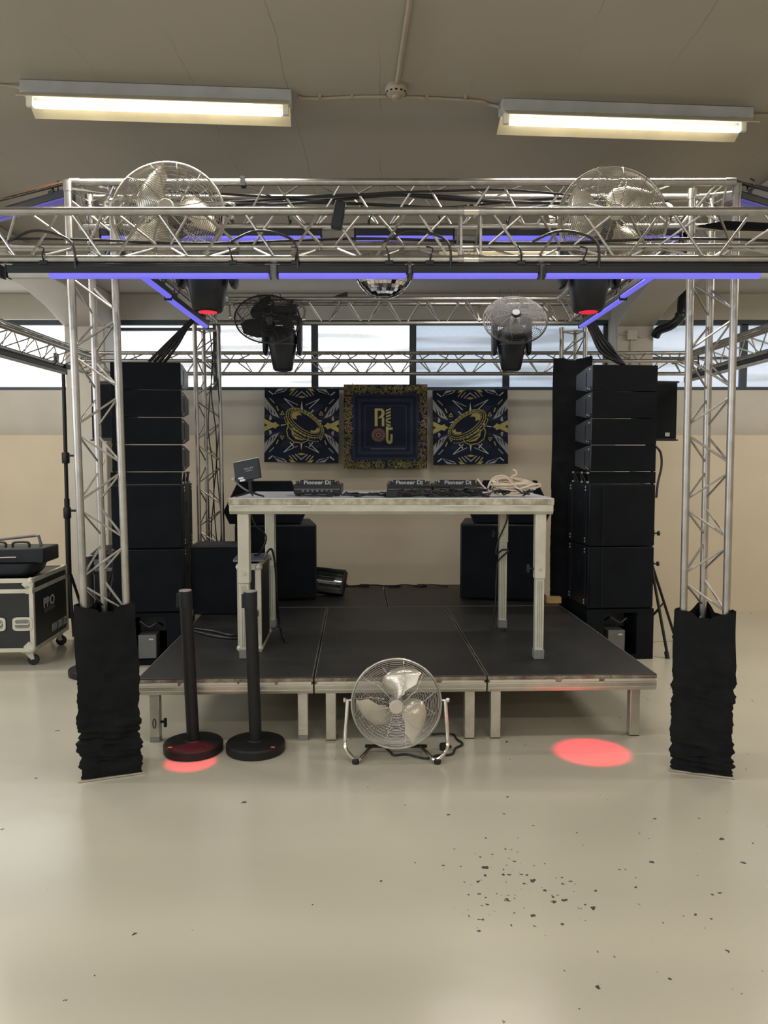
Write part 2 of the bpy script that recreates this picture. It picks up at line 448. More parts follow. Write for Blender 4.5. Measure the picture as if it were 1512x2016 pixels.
# windows
def window(name, xa, xb, mull, dimfrom, transom=None, midbar=None, gain=1.0):
    f = MB()
    yf = YW + 0.05
    f.box(((xa + xb) / 2, yf, ZS + 0.02), (xb - xa, 0.07, 0.04))
    f.box(((xa + xb) / 2, yf, ZT - 0.025), (xb - xa, 0.07, 0.05))
    for x in (xa + 0.02, xb - 0.02): f.box((x, yf, (ZS + ZT) / 2), (0.04, 0.07, ZT - ZS - 0.08))
    for x in mull: f.box((x, yf, (ZS + ZT) / 2), (0.07, 0.07, ZT - ZS - 0.08))
    if transom:
        for a, b in transom: f.box(((a + b) / 2, yf, 2.955), (b - a, 0.06, 0.03))
    if midbar: f.box(((xa + xb) / 2, yf, midbar), (xb - xa - 0.08, 0.06, 0.022))
    root = struct(name, MB().box(((xa + xb) / 2, YW + 0.16, ZS + 0.01), (xb - xa, 0.1, 0.02)), CONCM)
    f.build('window_frame', FRAMEM, root)
    e = [xa] + list(mull) + [xb]
    for i in range(len(e) - 1):
        c = (e[i] + e[i + 1]) / 2
        bright = c < dimfrom
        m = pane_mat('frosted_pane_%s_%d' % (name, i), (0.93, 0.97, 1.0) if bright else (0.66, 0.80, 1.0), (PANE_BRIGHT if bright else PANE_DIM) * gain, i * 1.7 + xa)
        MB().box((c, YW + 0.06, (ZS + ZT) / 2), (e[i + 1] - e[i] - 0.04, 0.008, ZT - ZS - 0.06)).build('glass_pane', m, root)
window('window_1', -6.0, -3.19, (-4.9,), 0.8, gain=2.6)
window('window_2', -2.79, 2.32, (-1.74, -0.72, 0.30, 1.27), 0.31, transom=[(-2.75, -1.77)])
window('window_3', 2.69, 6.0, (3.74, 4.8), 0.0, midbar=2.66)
# ================================================================ TRUSSWORK
def zigzag(mb, a0, a1, b0, b1, period, r, phase=0.0, ends=0.06):
    """ welded diagonals running between chord a and chord b """
    a0, a1, b0, b1 = map(Vector, (a0, a1, b0, b1))
    Ln = (a1 - a0).length
    n = max(2, int((Ln - 2 * ends) / (period / 2)))
    st = (Ln - 2 * ends) / n
    g = 0.022
    pt = lambda p, q, s: p + (q - p) * (s / Ln)
    side = 0 if phase == 0 else 1
    for i in range(n):
        s0, s1 = ends + i * st + g, ends + (i + 1) * st - g
        if (i + side) % 2 == 0: p, q = pt(a0, a1, s0), pt(b0, b1, s1)
        else: p, q = pt(b0, b1, s0), pt(a0, a1, s1)
        mb.tube(p, q, r, 6)
    for s in (ends * 0.6, Ln - ends * 0.6):
        mb.tube(pt(a0, a1, s), pt(b0, b1, s), r, 6)
def truss(name, label, group, A, B, offs, r=0.0175, rb=0.0058, period=0.36, material=None, cat='truss'):
    """ three round chords at offsets offs from the line A-B, laced by welded diagonals """
    A, B = Vector(A), Vector(B)
    material = material or ALU
    t = thing(name, label, cat, A, 0, group)
    O = [Vector(o) for o in offs]
    for k in range(3):
        m = MB()
        m.tube(A + O[k], B + O[k], r, 14)
        d = (B - A).normalized()
        for s in (A + O[k], B + O[k] - d * 0.05):
            m.tube(s, s + d * 0.05, r * 1.16, 14)
        m.build('chord', material, t, world=True)
    for k in range(3):
        m = MB()
        p, q = O[k], O[(k + 1) % 3]
        zigzag(m, A + p, B + p, A + q, B + q, period, rb, phase=k % 2)
        m.build('diagonal_lacing', material, t, world=True)
    return t
OG = 'triangular trusses of the big outer frame'
IG = 'triangular trusses of the inner frame over the stage'
S = 0.215
def tri_y(sgn):                                             # vertical face, apex pointing to sgn*Y
    return [(0, 0, 0), (0, 0, -S * 0.92), (0, sgn * S * 0.84, -S * 0.46)]
def tri_x(sgn):
    return [(0, 0, 0), (0, 0, -S * 0.92), (sgn * S * 0.84, 0, -S * 0.46)]
ZO = 2.64
YF, YR = 3.30, 7.50
truss('lighting_truss', 'front aluminium truss section left of the bolted joint, above the left violet bars', OG, (-2.85, YF, ZO), (0.36, YF, ZO), tri_y(1))
truss('lighting_truss', 'aluminium front truss section right of the bolted joint, above the right violet bar', OG, (0.37, YF, ZO), (2.95, YF, ZO), tri_y(1))
truss('lighting_truss', 'low aluminium truss spanning the windows behind the stage', OG, (-2.85, YR, ZO - 0.01), (2.95, YR, ZO - 0.01), tri_y(-1), period=0.34)
truss('lighting_truss', 'aluminium truss receding from the left edge towards the left window', OG, (-2.87, YF + 0.1, ZO), (-2.87, YR, ZO), tri_x(1))
truss('lighting_truss', 'aluminium truss receding from the right edge towards the right window', OG, (2.97, YF + 0.1, ZO), (2.97, YR, ZO), tri_x(-1))
for yy, sg in ((0.355, 1),):
    t = thing('bolted_joint', 'steel coupler bolts joining the two sections of the front truss', 'truss coupler', (0.365, YF, ZO - S))
    for o in tri_y(1):
        m = MB(); c = Vector((0.365, YF, ZO)) + Vector(o)
        m.tube(c - Vector((0.03, 0, 0)), c + Vector((0.03, 0, 0)), 0.0215, 14)
        m.tube(c + Vector((-0.012, 0, -0.03)), c + Vector((-0.012, 0, 0.03)), 0.004, 8)
        m.tube(c + Vector((0.014, 0, -0.03)), c + Vector((0.014, 0, 0.03)), 0.004, 8)
        m.build('coupler', CHROME, t, world=True)
ZI = 2.935
def inv_y():                                                # two chords above, one below
    return [(0, 0, 0), (0, 0.21, 0), (0, 0.105, -0.18)]
def inv_x():
    return [(-0.105, 0, 0), (0.105, 0, 0), (0, 0, -0.18)]
YI, YJ = 3.80, 6.48
truss('stage_truss', 'higher aluminium truss above the front of the stage, carrying the big fans', IG, (-1.51, YI, ZI), (1.69, YI, ZI), inv_y())
truss('stage_truss', 'aluminium truss over the rear of the stage with two drum fans hanging on it', IG, (-1.55, YJ, ZI), (1.72, YJ, ZI), inv_y(), period=0.33)
truss('stage_truss', 'left aluminium side truss of the inner frame running back above the left violet bars', IG, (-1.40, YI + 0.23, ZI), (-1.40, YJ, ZI), inv_x())
truss('stage_truss', 'right aluminium side truss of the inner frame running back above the right violet bars', IG, (1.55, YI + 0.23, ZI), (1.55, YJ, ZI), inv_x())
# towers
def tower(label, c, ang, z0, z1, side=0.20, period=0.37):
    """ c: centroid, ang: direction in which the rear chord lies """
    R = side / math.sqrt(3)
    offs = [(R * math.cos(ang + k * 2 * PI / 3), R * math.sin(ang + k * 2 * PI / 3), 0) for k in range(3)]
    t = truss('truss_tower', label, 'upright truss towers of the inner frame', (c[0], c[1], z0), (c[0] + c[2], c[1], z1), offs, period=period, r=0.0185, cat='truss tower')
    m = MB()
    pts = [(c[0] + o[0] * 1.6, c[1] + o[1] * 1.6, z0 - 0.008) for o in offs]
    m.prism(pts, (0, 0, 0.008))
    m.build('base_plate', ALU_P, t, world=True)
    return t
tower('left front aluminium truss tower standing in a black stretch cover', (-1.405, 3.86, -0.035), math.radians(112), 0.01, 2.93)
tower('right front aluminium truss tower standing in a black stretch cover', (1.645, 3.90, -0.015), math.radians(70), 0.01, 2.93)
tower('bare left rear aluminium truss tower with black cables running down it', (-1.52, 6.72, -0.02), math.radians(112), 0.01, 2.75)
tower('right rear aluminium truss tower mostly wrapped in a tall black drape', (1.66, 6.80, 0.0), math.radians(70), 0.01, 2.75)
def sleeve(name, label, cat, c, ang, z0, z1, R, ruff, lean=0.0, seed=1, group=None, tops=None):
    """ stretch fabric pulled over a triangular tower, bunched into folds in its lower part """
    rnd = random.Random(seed)
    m = MB(); rings = []
    nz = int((z1 - z0) / 0.011)
    N = 36
    ph = [rnd.uniform(0, 6.28) for _ in range(8)]
    jag = [rnd.uniform(-1, 1) for _ in range(nz + 1)]
    for j in range(nz + 1):
        t = j / nz; z = z0 + (z1 - z0) * t
        fold = ruff * max(0.0, min(1, (0.72 - t) / 0.3)) * (0.65 + 0.35 * math.sin(z * 13 + ph[7]))
        ring = []
        for i in range(N):
            a = 2 * PI * i / N
            b = (a - ang) % (2 * PI / 3); b = min(b, 2 * PI / 3 - b)
            rr = R * 0.5 / math.cos(PI / 3 - b) if PI / 3 - b < PI / 2 else R
            rr = min(rr, R * 0.93)
            w = fold * (0.35 * math.sin(z * 170 + 2.6 * math.sin(a + ph[0]) + 3.2 * math.sin(z * 19 + ph[1])) + 0.55 * math.sin(z * 66 + ph[2] + 2.1 * math.sin(a * 2 + ph[3]) + 2.0 * math.sin(z * 11 + ph[6])) + 0.75 * jag[j] * math.sin(a * 2 + jag[j] * 3))
            w += 0.0025 * math.sin(a * 5 + z * 9 + ph[4]) + ruff * 0.22 * math.sin(z * 14 + a + ph[5])
            zz = z
            if j == nz: zz = z + (tops if tops is not None else 0.03) * math.cos(a * 3 - 3 * ang) * 1.0 + 0.008 * math.sin(a * 7)
            ring.append((c[0] + lean * (z - z0) + (rr + w) * math.cos(a), c[1] + (rr + w) * math.sin(a), zz))
        rings.append(ring)
    inner = [(c[0] + lean * (z1 - z0) + (p[0] - c[0] - lean * (z1 - z0)) * 0.95, c[1] + (p[1] - c[1]) * 0.95, p[2] - 0.03) for p in rings[-1]]
    rings.append(inner)
    m.rings(rings, False, False)
    o = m.build(name, CLOTH, None, smooth=60, org=(c[0], c[1], z0))
    tag(o, label, cat, group)
    return o
CG = 'black fabric sleeves round the feet of the front towers'
sleeve('tower_cover', 'black stretch fabric sleeve bunched round the foot of the left front tower', 'fabric cover', (-1.405, 3.86), math.radians(112), 0.012, 0.86, 0.182, 0.018, -0.012, 3, CG)
sleeve('tower_cover', 'black stretch fabric sleeve bunched round the foot of the right front tower', 'fabric cover', (1.645, 3.90), math.radians(70), 0.012, 0.82, 0.182, 0.018, -0.006, 8, CG)
sleeve('tower_drape', 'tall black cloth drape wrapped round the right rear tower beside the line array', 'drape', (1.66, 6.80), math.radians(70), 0.012, 2.47, 0.205, 0.003, 0.0, 11, None, 0.02)
def cable(name, label, pts, r=0.005, material=None, group=None, k=6, cat='cable'):
    P_ = smooth_pts(pts, k)
    o = MB().path(P_, r, 6).build(name, material or CABLE, None, org=P_[0], smooth=60)
    return tag(o, label, cat, group)
# cables on the trusses
g = 'black cables laid in the upper front truss'
for k in range(5):
    y = YI + 0.03 + 0.035 * k
    pts = [(x, y + random.uniform(-.012, .012), ZI - 0.045 + 0.03 * math.sin(x * 4 + k) * random.uniform(.3, 1) - (0.02 if k % 2 else 0)) for x in [-1.05 + 0.27 * i for i in range(9)]]
    cable('truss_cable', 'black cable of the bundle sagging between the chords of the upper front truss', pts, 0.0075 if k % 2 else 0.0055, group=g)
cable('truss_cable', 'single black cable lying along the middle chord of the front truss', [(-1.9 + 0.3 * i, YF + 0.17, ZO - 0.074 + 0.010 * math.sin(i * 1.3)) for i in range(13)], 0.006)
for x0 in (-1.57, -0.64, 0.0, 0.62):
    cable('truss_cable', 'short black jumper cable looping down the front truss, %s' % {-1.57: 'leftmost of four', -0.64: 'second from the left', 0.0: 'above the mirror ball', 0.62: 'rightmost of four'}[x0],
          [(x0, YF - 0.02, ZO - 0.13), (x0 + 0.1, YF - 0.03, ZO - 0.09), (x0 + 0.2, YF - 0.03, ZO - 0.10), (x0 + 0.27, YF - 0.025, ZO - 0.14), (x0 + 0.28, YF - 0.02, ZO - 0.24)], 0.0055)
g = 'thin black cables strapped inside the left rear tower'
for k in range(3):
    cable('tower_cable', 'thin black cable running down inside the bare left rear tower', [(-1.50 + 0.03 * k + 0.02 * math.sin(i * 1.7 + k * 2), 6.70 + 0.02 * math.cos(i + k), 2.7 - i * 0.28) for i in range(8)], 0.0055, group=g)
# thick looms from the inner corners down to the loudspeaker stacks
g = 'cables of the loom dropping from the rear truss to the left stack'
for k in range(4):
    cable('loom_cable', 'black cable of the loom slanting down to the top of the left loudspeaker stack', [(-1.50 + .02 * k, 6.35 + .02 * k, 2.80), (-1.62 + .02 * k, 6.28, 2.66 + .01 * k), (-1.74 + .03 * k, 6.22, 2.52), (-1.86 + .03 * k, 6.15 + .03 * k, 2.375)], 0.013, group=g)
g = 'cables of the loom dropping from the rear truss to the right stack'
for k in range(4):
    cable('loom_cable', 'black cable of the loom slanting down to the top of the right loudspeaker stack', [(1.63 + .022 * k, 6.40, 2.80), (1.70 + .022 * k, 6.38, 2.64), (1.77 + .028 * k, 6.34, 2.48 + .01 * k), (1.92 + .02 * k, 6.30 + .03 * k, 2.38)], 0.014, group=g)
# ================================================================ LED BARS
def led_bar(label, group, c, L, rz=0.0, material=None, off_left=0.0, off_right=0.0, rx=0.0, drop=0.05):
    t = thing('led_bar', label, 'led bar', c, rz, group)
    w, h = 0.048, 0.032
    m = MB().box((0, 0, 0.0), (L, w, h))
    m.box((0, 0, 0.02), (L * 0.96, 0.03, 0.012))
    m.build('housing', BLKP, t, bevel=0.003)
    # rounded light cover under the housing
    x0, x1 = -L / 2 + 0.006 + off_left, L / 2 - 0.006 - off_right
    def cover(a, b):
        prof = [(-0.020, -h / 2), (-0.0205, -h / 2 - 0.009), (-0.013, -h / 2 - 0.017), (0.013, -h / 2 - 0.017), (0.0205, -h / 2 - 0.009), (0.020, -h / 2)]
        return MB().prism([(a, y, z) for y, z in prof], (b - a, 0, 0))
    cover(x0, x1).build('light_cover', material or LEDM, t)
    if off_left: cover(-L / 2 + 0.006, x0).build('unlit_light_cover', LEDOFF, t)['label'] = 'unlit milky end section'
    if off_right: cover(x1, L / 2 - 0.006).build('unlit_light_cover', LEDOFF, t)['label'] = 'unlit milky end section'
    for s in (-1, 1):
        e = MB().box((s * (L / 2 + 0.002), 0, -0.008), (0.005, w + 0.002, h + 0.02)); e.build('end_cap', BLKP, t)
        x = s * L * 0.36
        b = MB().box((x, 0, h / 2 + 0.012), (0.034, 0.034, 0.02)).tube((x, 0, h / 2 + 0.015), (x, 0, h / 2 + drop), 0.006, 8)
        b.build('hook_clamp', BLKP, t, bevel=0.002)
        MB().path(smooth_pts([(x, -0.01, h / 2 + 0.015), (x - s * 0.004, -0.034, h / 2 + 0.04), (x - s * 0.010, -0.03, h / 2 + 0.065), (x - 0.016, -0.022, h / 2 + 0.075)], 4), 0.0035, 6).build('safety_wire', CABLE, t)
    return t
fg = 'violet LED bars under the front truss'
zb = 2.398
def bar_between(xa, xb, Y, z, label, group, **k):
    a, b = at(xa, 0, Y).x, at(xb, 0, Y).x
    # x at that height: use the horizon-independent ray through the bar's own row
    return a, b
def barx(px, py, Y): return at(px, py, Y).x
for (pa, pb, lab, ol, orr) in ((17, 532, 'long violet LED bar under the front truss, leftmost full one with an unlit left end', 0.17, 0), (547, 802, 'short violet LED bar left of the mirror ball under the front truss', 0, 0),
                              (811, 1060, 'short violet LED bar right of the mirror ball under the front truss', 0, 0), (1072, 1600, 'long violet LED bar under the front truss at the right edge', 0, 0.22)):
    a, b = barx(pa, 538, YF), barx(pb, 538, YF)
    led_bar(lab, fg, ((a + b) / 2, YF, zb), b - a, 0, LEDM, ol, orr)
a, b = barx(-260, 540, YF), barx(4, 540, YF)
led_bar('end of an unlit LED bar just entering at the left edge under the front truss', fg, ((a + b) / 2, YF, zb), b - a, 0, LEDOFF)
ig = 'violet LED bars under the upper front truss'
for pa, pb, lab in ((200, 633, 'dim violet LED bar seen through the front truss behind the left big fan'), (699, 893, 'short dim violet LED bar seen through the middle of the front truss'), (943, 1337, 'dim violet LED bar seen through the front truss behind the right big fan')):
    a, b = barx(pa, 463, YI + 0.11), barx(pb, 463, YI + 0.11)
    led_bar(lab, ig, ((a + b) / 2, YI + 0.11, 2.725), b - a, 0, LEDM)
sg = 'violet LED bars along the inner side trusses'
led_bar('violet LED bar receding under the left inner truss, nearer one', sg, (-1.37, 4.45, 2.66), 1.05, PI / 2, LEDM)
led_bar('violet LED bar receding under the left inner truss, farther one near the rear tower', sg, (-1.39, 5.56, 2.66), 1.05, PI / 2, LEDM)
led_bar('violet LED bar receding under the right inner truss, nearer one', sg, (1.52, 4.45, 2.66), 1.05, PI / 2, LEDM)
led_bar('violet LED bar receding under the right inner truss, farther one near the draped tower', sg, (1.54, 5.56, 2.66), 1.05, PI / 2, LEDM)
og = 'unlit LED bars under the outer side trusses'
led_bar('unlit grey LED bar under the receding truss before the left window', og, (-2.87, 6.15, 2.40), 1.65, PI / 2, LEDOFF)
led_bar('unlit grey LED bar under the receding truss before the right window', og, (2.72, 6.1, 2.33), 1.75, PI / 2, LEDOFF, drop=0.16)
cg = 'violet bars slanting out from the top corners of the inner frame'
led_bar('dark violet LED bar slanting outwards from the upper left frame corner', cg, (-1.95, 4.12, 2.90), 0.98, math.radians(148), LEDM2)
led_bar('dark violet LED bar slanting outwards from the upper right frame corner', cg, (2.11, 4.12, 2.90), 0.98, math.radians(32), LEDM2)
g = 'orange and black cables slanting from the upper left frame corner'
for k, mm in enumerate((CABLE, ORANGE, CABLE, ORANGE)):
    cable('corner_cable', '%s cable slanting from the upper left frame corner out of the picture' % ('orange' if mm is ORANGE else 'black'), [(-1.50, 3.84 + .012 * k, 2.955 + .006 * k), (-1.72, 3.95 + .012 * k, 2.95 + .008 * k), (-2.05, 4.1 + .012 * k, 2.935 + .006 * k), (-2.5, 4.35, 2.93)], 0.0075, mm, g)
g = 'black cables slanting from the upper right frame corner'
for k in range(3):
    cable('corner_cable', 'black cable slanting from the upper right frame corner out of the picture', [(1.68, 3.84 + .014 * k, 2.96), (1.9, 3.95 + .012 * k, 2.955 + .008 * k), (2.2, 4.1, 2.94 + .006 * k), (2.6, 4.35, 2.93)], 0.009, CABLE, g)
m = MB().prism([(1.50, 3.74, 2.715), (1.62, 3.74, 2.735), (1.95, 3.74, 2.72), (1.95, 3.74, 2.69), (1.62, 3.74, 2.70)], (0, 0.03, 0))
tag(m.build('black_strap', CLOTH, None, org=(1.7, 3.75, 2.71)), 'flat black strap pointing left at the right edge of the trusses', 'strap')
# black clamp tape on chords
t = tag(MB().box((0.005, YF - 0.003, ZO - 0.035), (0.045, 0.045, 0.11), M=Matrix.Rotation(0.2, 3, 'Y')).build('connector_box', BLKP, None, bevel=0.004, org=(-0.19, YF, ZO - 0.03)), 'small black connector strapped to the front truss above the middle', 'connector')
t.location = (-0.19, YF - 0.01, ZO - 0.02)
for v in t.data.vertices: v.co = v.co - Vector((0.19, 0, 0)) if False else v.co
c0 = sum((v.co for v in t.data.vertices), Vector()) / 8
for v in t.data.vertices: v.co -= c0
t = tag(MB().box((0, 0, 0), (0.022, 0.045, 0.045)).build('tape_band', BLK, None), 'black tape band on the top chord right of the left big fan', 'tape')
t.location = (barx(479, 356, YI), YI, ZI)
# ================================================================ MIRROR BALL, CEILING THINGS
def mirror_ball(c, R):
    t = thing('mirror_ball', 'silver mirror ball hanging behind the front truss in the middle', 'mirror ball', c)
    m = MB(); nl = 22
    for i in range(nl):
        p0, p1 = PI * i / nl - PI / 2, PI * (i + 1) / nl - PI / 2
        n = max(4, int(2 * nl * math.cos((p0 + p1) / 2)))
        for j in range(n):
            a0, a1 = 2 * PI * (j + .04) / n, 2 * PI * (j + .96) / n
            q0, q1 = p0 + (p1 - p0) * .04, p0 + (p1 - p0) * .96
            m.poly([(R * math.cos(q) * math.cos(a), R * math.cos(q) * math.sin(a), R * math.sin(q)) for q, a in ((q0, a0), (q0, a1), (q1, a1), (q1, a0))])
    m.build('mirror_facet_skin', MIRROR, t, smooth=0)
    s = MB(); s.lathe([(R * 0.985 * math.cos(a), R * 0.985 * math.sin(a)) for a in [-PI / 2 + PI * i / 16 for i in range(17)]], (0, 0, 0), 32)
    s.build('core', GREYB, t)
    MB().lathe([(0.03, R * 0.97), (0.03, R + 0.03), (0.012, R + 0.035)], (0, 0, 0), 16).build('motor_cap', BLKP, t)
    MB().tube((0, 0, R + 0.03), (0, 0, ZC - c[2]), 0.004, 6).build('hanging_chain', CHROME, t)
mirror_ball((0.0, 4.9, 2.795), 0.185)
def ceiling_lamp(label, a, b, watts=9):
    a, b = Vector(a), Vector(b)
    d = b - a; L = d.length; rz = math.atan2(d.y, d.x); c = (a + b) / 2
    t = thing('ceiling_lamp', label, 'ceiling lamp', (c.x, c.y, ZC), rz, 'fluorescent ceiling lamps')
    MB().box((0, 0, -0.028), (L, 0.085, 0.054)).build('housing', LAMPB, t, bevel=0.004)
    m = MB()
    for s in (-1, 1):
        m.prism([(-L / 2 + 0.01, s * 0.03, -0.055), (-L / 2 + 0.01, s * 0.115, -0.105), (-L / 2 + 0.01, s * 0.119, -0.103), (-L / 2 + 0.01, s * 0.034, -0.052)], (L - 0.02, 0, 0))
    m.build('reflector', LAMPR, t)
    area_light('ceiling_lamp_light', (c.x, c.y, ZC - 0.112), (0, 0, rz), L * 0.92, 0.03, watts, WARM)
    MB().path([(-L / 2 + 0.05, 0, -0.092), (L / 2 - 0.05, 0, -0.092)], 0.015, 16).build('lamp_tube', TUBEM, t)
    for s in (-1, 1):
        MB().box((s * (L / 2 - 0.03), 0, -0.078), (0.03, 0.022, 0.05)).build('tube_holder', WHITEM, t, bevel=0.003)
    return t
ceiling_lamp('left fluorescent lamp with an open white reflector on the ceiling', (-1.634, 3.60, 0), (-0.427, 3.69, 0))
ceiling_lamp('right fluorescent lamp with an open white reflector on the ceiling', (0.552, 3.78, 0), (1.78, 3.87, 0))
ceiling_lamp('farther fluorescent lamp glowing behind the front truss, right of the mirror ball', (0.42, 6.0, 0), (1.38, 6.02, 0), 8)
t = thing('smoke_detector', 'round cream smoke detector on the ceiling between the two near lamps', 'smoke detector', (0.055, 3.62, ZC))
MB().lathe([(0.045, 0), (0.05, -0.012), (0.05, -0.03), (0.042, -0.042), (0.02, -0.048), (0.018, -0.06), (0.001, -0.062)], (0, 0, 0), 24).build('body', CONDM, t)
m = MB()
for i in range(12):
    a = 2 * PI * i / 12
    m.box((0.045 * math.cos(a), 0.045 * math.sin(a), -0.036), (0.006, 0.012, 0.006), rz=a)
m.build('vent_slot', BLKP, t)
m = MB().path([(0.06, 3.56, ZC - 0.012), (0.095, 2.95, ZC - 0.012), (0.12, 2.2, ZC - 0.012), (0.16, 0.5, ZC - 0.012)], 0.011, 10)
tag(m.build('ceiling_conduit', CONDM, None, org=(0.06, 3.5, ZC)), 'cream conduit running along the ceiling from the detector towards the viewer', 'conduit')
m = MB().path(smooth_pts([(-0.40, 3.70, ZC - 0.014), (-0.33, 3.73, ZC - 0.008), (0.0, 3.71, ZC - 0.008), (0.42, 3.75, ZC - 0.008), (0.5, 3.79, ZC - 0.008), (0.55, 3.79, ZC - 0.02)], 5), 0.007, 8)
for x in (-0.3, -0.15, 0.02, 0.2, 0.38): m.box((x, 3.72, ZC - 0.006), (0.012, 0.03, 0.016))
tag(m.build('ceiling_cable', CONDM, None, org=(0, 3.72, ZC)), 'clipped cream cable on the ceiling linking the two near lamps', 'cable')
m = MB().path(smooth_pts([(-1.64, 3.60, ZC - 0.02), (-1.75, 3.6, ZC - 0.008), (-2.1, 3.58, ZC - 0.008), (-2.6, 3.56, ZC - 0.008)], 5), 0.007, 8)
tag(m.build('ceiling_cable', CONDM, None, org=(-2, 3.6, ZC)), 'clipped cream cable leaving the left lamp towards the left edge', 'cable')
m = MB().path(smooth_pts([(1.79, 3.88, ZC - 0.02), (1.9, 3.9, ZC - 0.008), (2.2, 3.9, ZC - 0.008), (2.8, 3.95, ZC - 0.008)], 5), 0.007, 8)
tag(m.build('ceiling_cable', CONDM, None, org=(2, 3.9, ZC)), 'clipped cream cable leaving the right lamp towards the right edge', 'cable')
# wall services by the right pilaster
t = thing('downpipe', 'bent black pipe coming out of the wall high beside the right pilaster', 'pipe', (2.85, 7.9, 2.9))
pp = [at(1290, 662, 7.75), at(1298, 650, 7.7), at(1322, 640, 7.6), at(1340, 622, 7.55), at(1343, 595, 7.55), at(1347, 570, 7.55)]
MB().path(smooth_pts(pp, 6), 0.045, 14).build('pipe', PIPEM, t, world=True)
MB().lathe([(0.05, -0.02), (0.055, 0), (0.05, 0.03)], pp[3], 16).build('pipe_collar', PIPEM, t, world=True)
bq = thing('junction_box', 'small cream junction box on the face of the right pilaster', 'junction box', (at(1243, 660, 7.76).x, 7.745, at(1243, 660, 7.76).z))
MB().box((0, 0, 0), (0.10, 0.045, 0.095)).build('lid', CONCM, bq, bevel=0.004)
m = MB()
m.path(smooth_pts([(-0.05, 0, 0.0), (-0.12, 0.01, 0.01), (-0.17, 0.015, 0.0), (-0.175, 0.015, 0.25)], 5), 0.006, 6).path(smooth_pts([(0.05, 0, 0), (0.1, 0.01, -0.02), (0.16, 0.012, 0.0)], 5), 0.006, 6).path([(0, 0.005, -0.04), (-0.005, 0.012, -0.5)], 0.008, 6)
m.build('conduit', CONCM, bq)
# ================================================================ FANS
def spokes(m, R, r0, z0, zr, n, r, tw=0.0):
    for i in range(n):
        a = 2 * PI * i / n
        m.path([(r0 * math.cos(a), r0 * math.sin(a), z0), ((R * .6) * math.cos(a + tw * .5), (R * .6) * math.sin(a + tw * .5), z0 * 0.95 + zr * .05), ((R * .93) * math.cos(a + tw), (R * .93) * math.sin(a + tw), z0 * 0.6 + zr * .4), (R * math.cos(a + tw), R * math.sin(a + tw), zr)], r, 5)
def grille(R, r0, z0, zr, nr, r, tw):
    """ concentric wire guard, domed from the rim height zr to z0 """
    m = MB()
    for i in range(nr):
        q = r0 + (R - r0) * (i + 0.5) / nr
        e = q / R
        z = z0 if e < 0.6 else z0 + (zr - z0) * ((e - 0.6) / 0.4) ** 2
        m.ring((0, 0, z), q, r, 40, 4)
    spokes(m, R, r0 * 0.8, z0, zr, 12, r * 1.5, tw)
    return m
def fan_head(t, R, M=None, dark=False, wr=0.0011, nr=26, rot=0.0):
    """ drum fan head; local +z looks out of the front """
    M4 = (M or Matrix.Identity(4))
    def put(mb, name, mt, **k):
        for i, p in enumerate(mb.v): mb.v[i] = M4 @ p
        return mb.build(name, mt, t, **k)
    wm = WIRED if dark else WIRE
    m = MB().ring((0, 0, 0), R, 0.0065, 64, 8)
    put(m, 'guard_rim', wm)
    put(grille(R - 0.004, 0.036, 0.07, 0.006, nr, wr, 0.35), 'front_guard', wm)
    put(grille(R - 0.004, 0.05, -0.075, -0.006, nr - 12, wr, -0.3), 'rear_guard', wm)
    put(MB().lathe([(0.001, 0.086), (0.03, 0.085), (0.038, 0.078), (0.039, 0.066)], (0, 0, 0), 28), 'badge', HUBM if not dark else BLKP)
    put(MB().lathe([(0.001, 0.035), (0.03, 0.033), (0.04, 0.02), (0.042, -0.03), (0.02, -0.034)], (0, 0, 0), 24), 'rotor_hub', GREYP)
    put(MB().lathe([(0.03, -0.05), (0.062, -0.06), (0.066, -0.13), (0.05, -0.155), (0.001, -0.16)], (0, 0, 0), 24), 'motor', BLKP)
    for k in range(3):
        a0 = rot + k * 2 * PI / 3
        m = MB(); rs = []
        ns, nc = 10, 9
        top, bot = [], []
        for i in range(ns):
            s = i / (ns - 1); q = 0.03 + (R * 0.90 - 0.03) * s
            mid = a0 - 0.72 * s * s
            wd = (0.40 + 0.95 * math.sin(PI * min(1, s * 0.80 + 0.14))) * (1 - 0.60 * max(0, s - .7) / .3)
            if s < 0.25: wd *= 0.75 + s
            top.append([]); bot.append([])
            for j in range(nc):
                c = j / (nc - 1) - 0.5
                a = mid + wd * c * (1.25 if s < 0.3 else 1.0)
                z = -0.045 * c * 2 * (1 - 0.35 * s) + 0.012 * (1 - 4 * c * c) + 0.005
                top[-1].append((q * math.cos(a), q * math.sin(a), z))
                bot[-1].append((q * math.cos(a), q * math.sin(a), z - 0.0015))
        vs = [p for row in top for p in row] + [p for row in bot for p in row]
        n = ns * nc; fs = []
        for i in range(ns - 1):
            for j in range(nc - 1):
                q = i * nc + j
                fs.append((q, q + 1, q + nc + 1, q + nc)); fs.append((n + q, n + q + nc, n + q + nc + 1, n + q + 1))
        per = [j for j in range(nc)] + [i * nc + nc - 1 for i in range(1, ns)] + [(ns - 1) * nc + j for j in range(nc - 2, -1, -1)] + [i * nc for i in range(ns - 2, 0, -1)]
        for i in range(len(per)):
            p, q = per[i], per[(i + 1) % len(per)]
            fs.append((p, n + p, n + q, q))
        m.add(vs, fs)
        put(m, 'blade', BLADE if not dark else mat('shaded_steel_blade', (0.03, 0.03, 0.033), 0.85, 0.0, spec=0.1), smooth=60)  # rear fan blades carry their shade in the dark colour
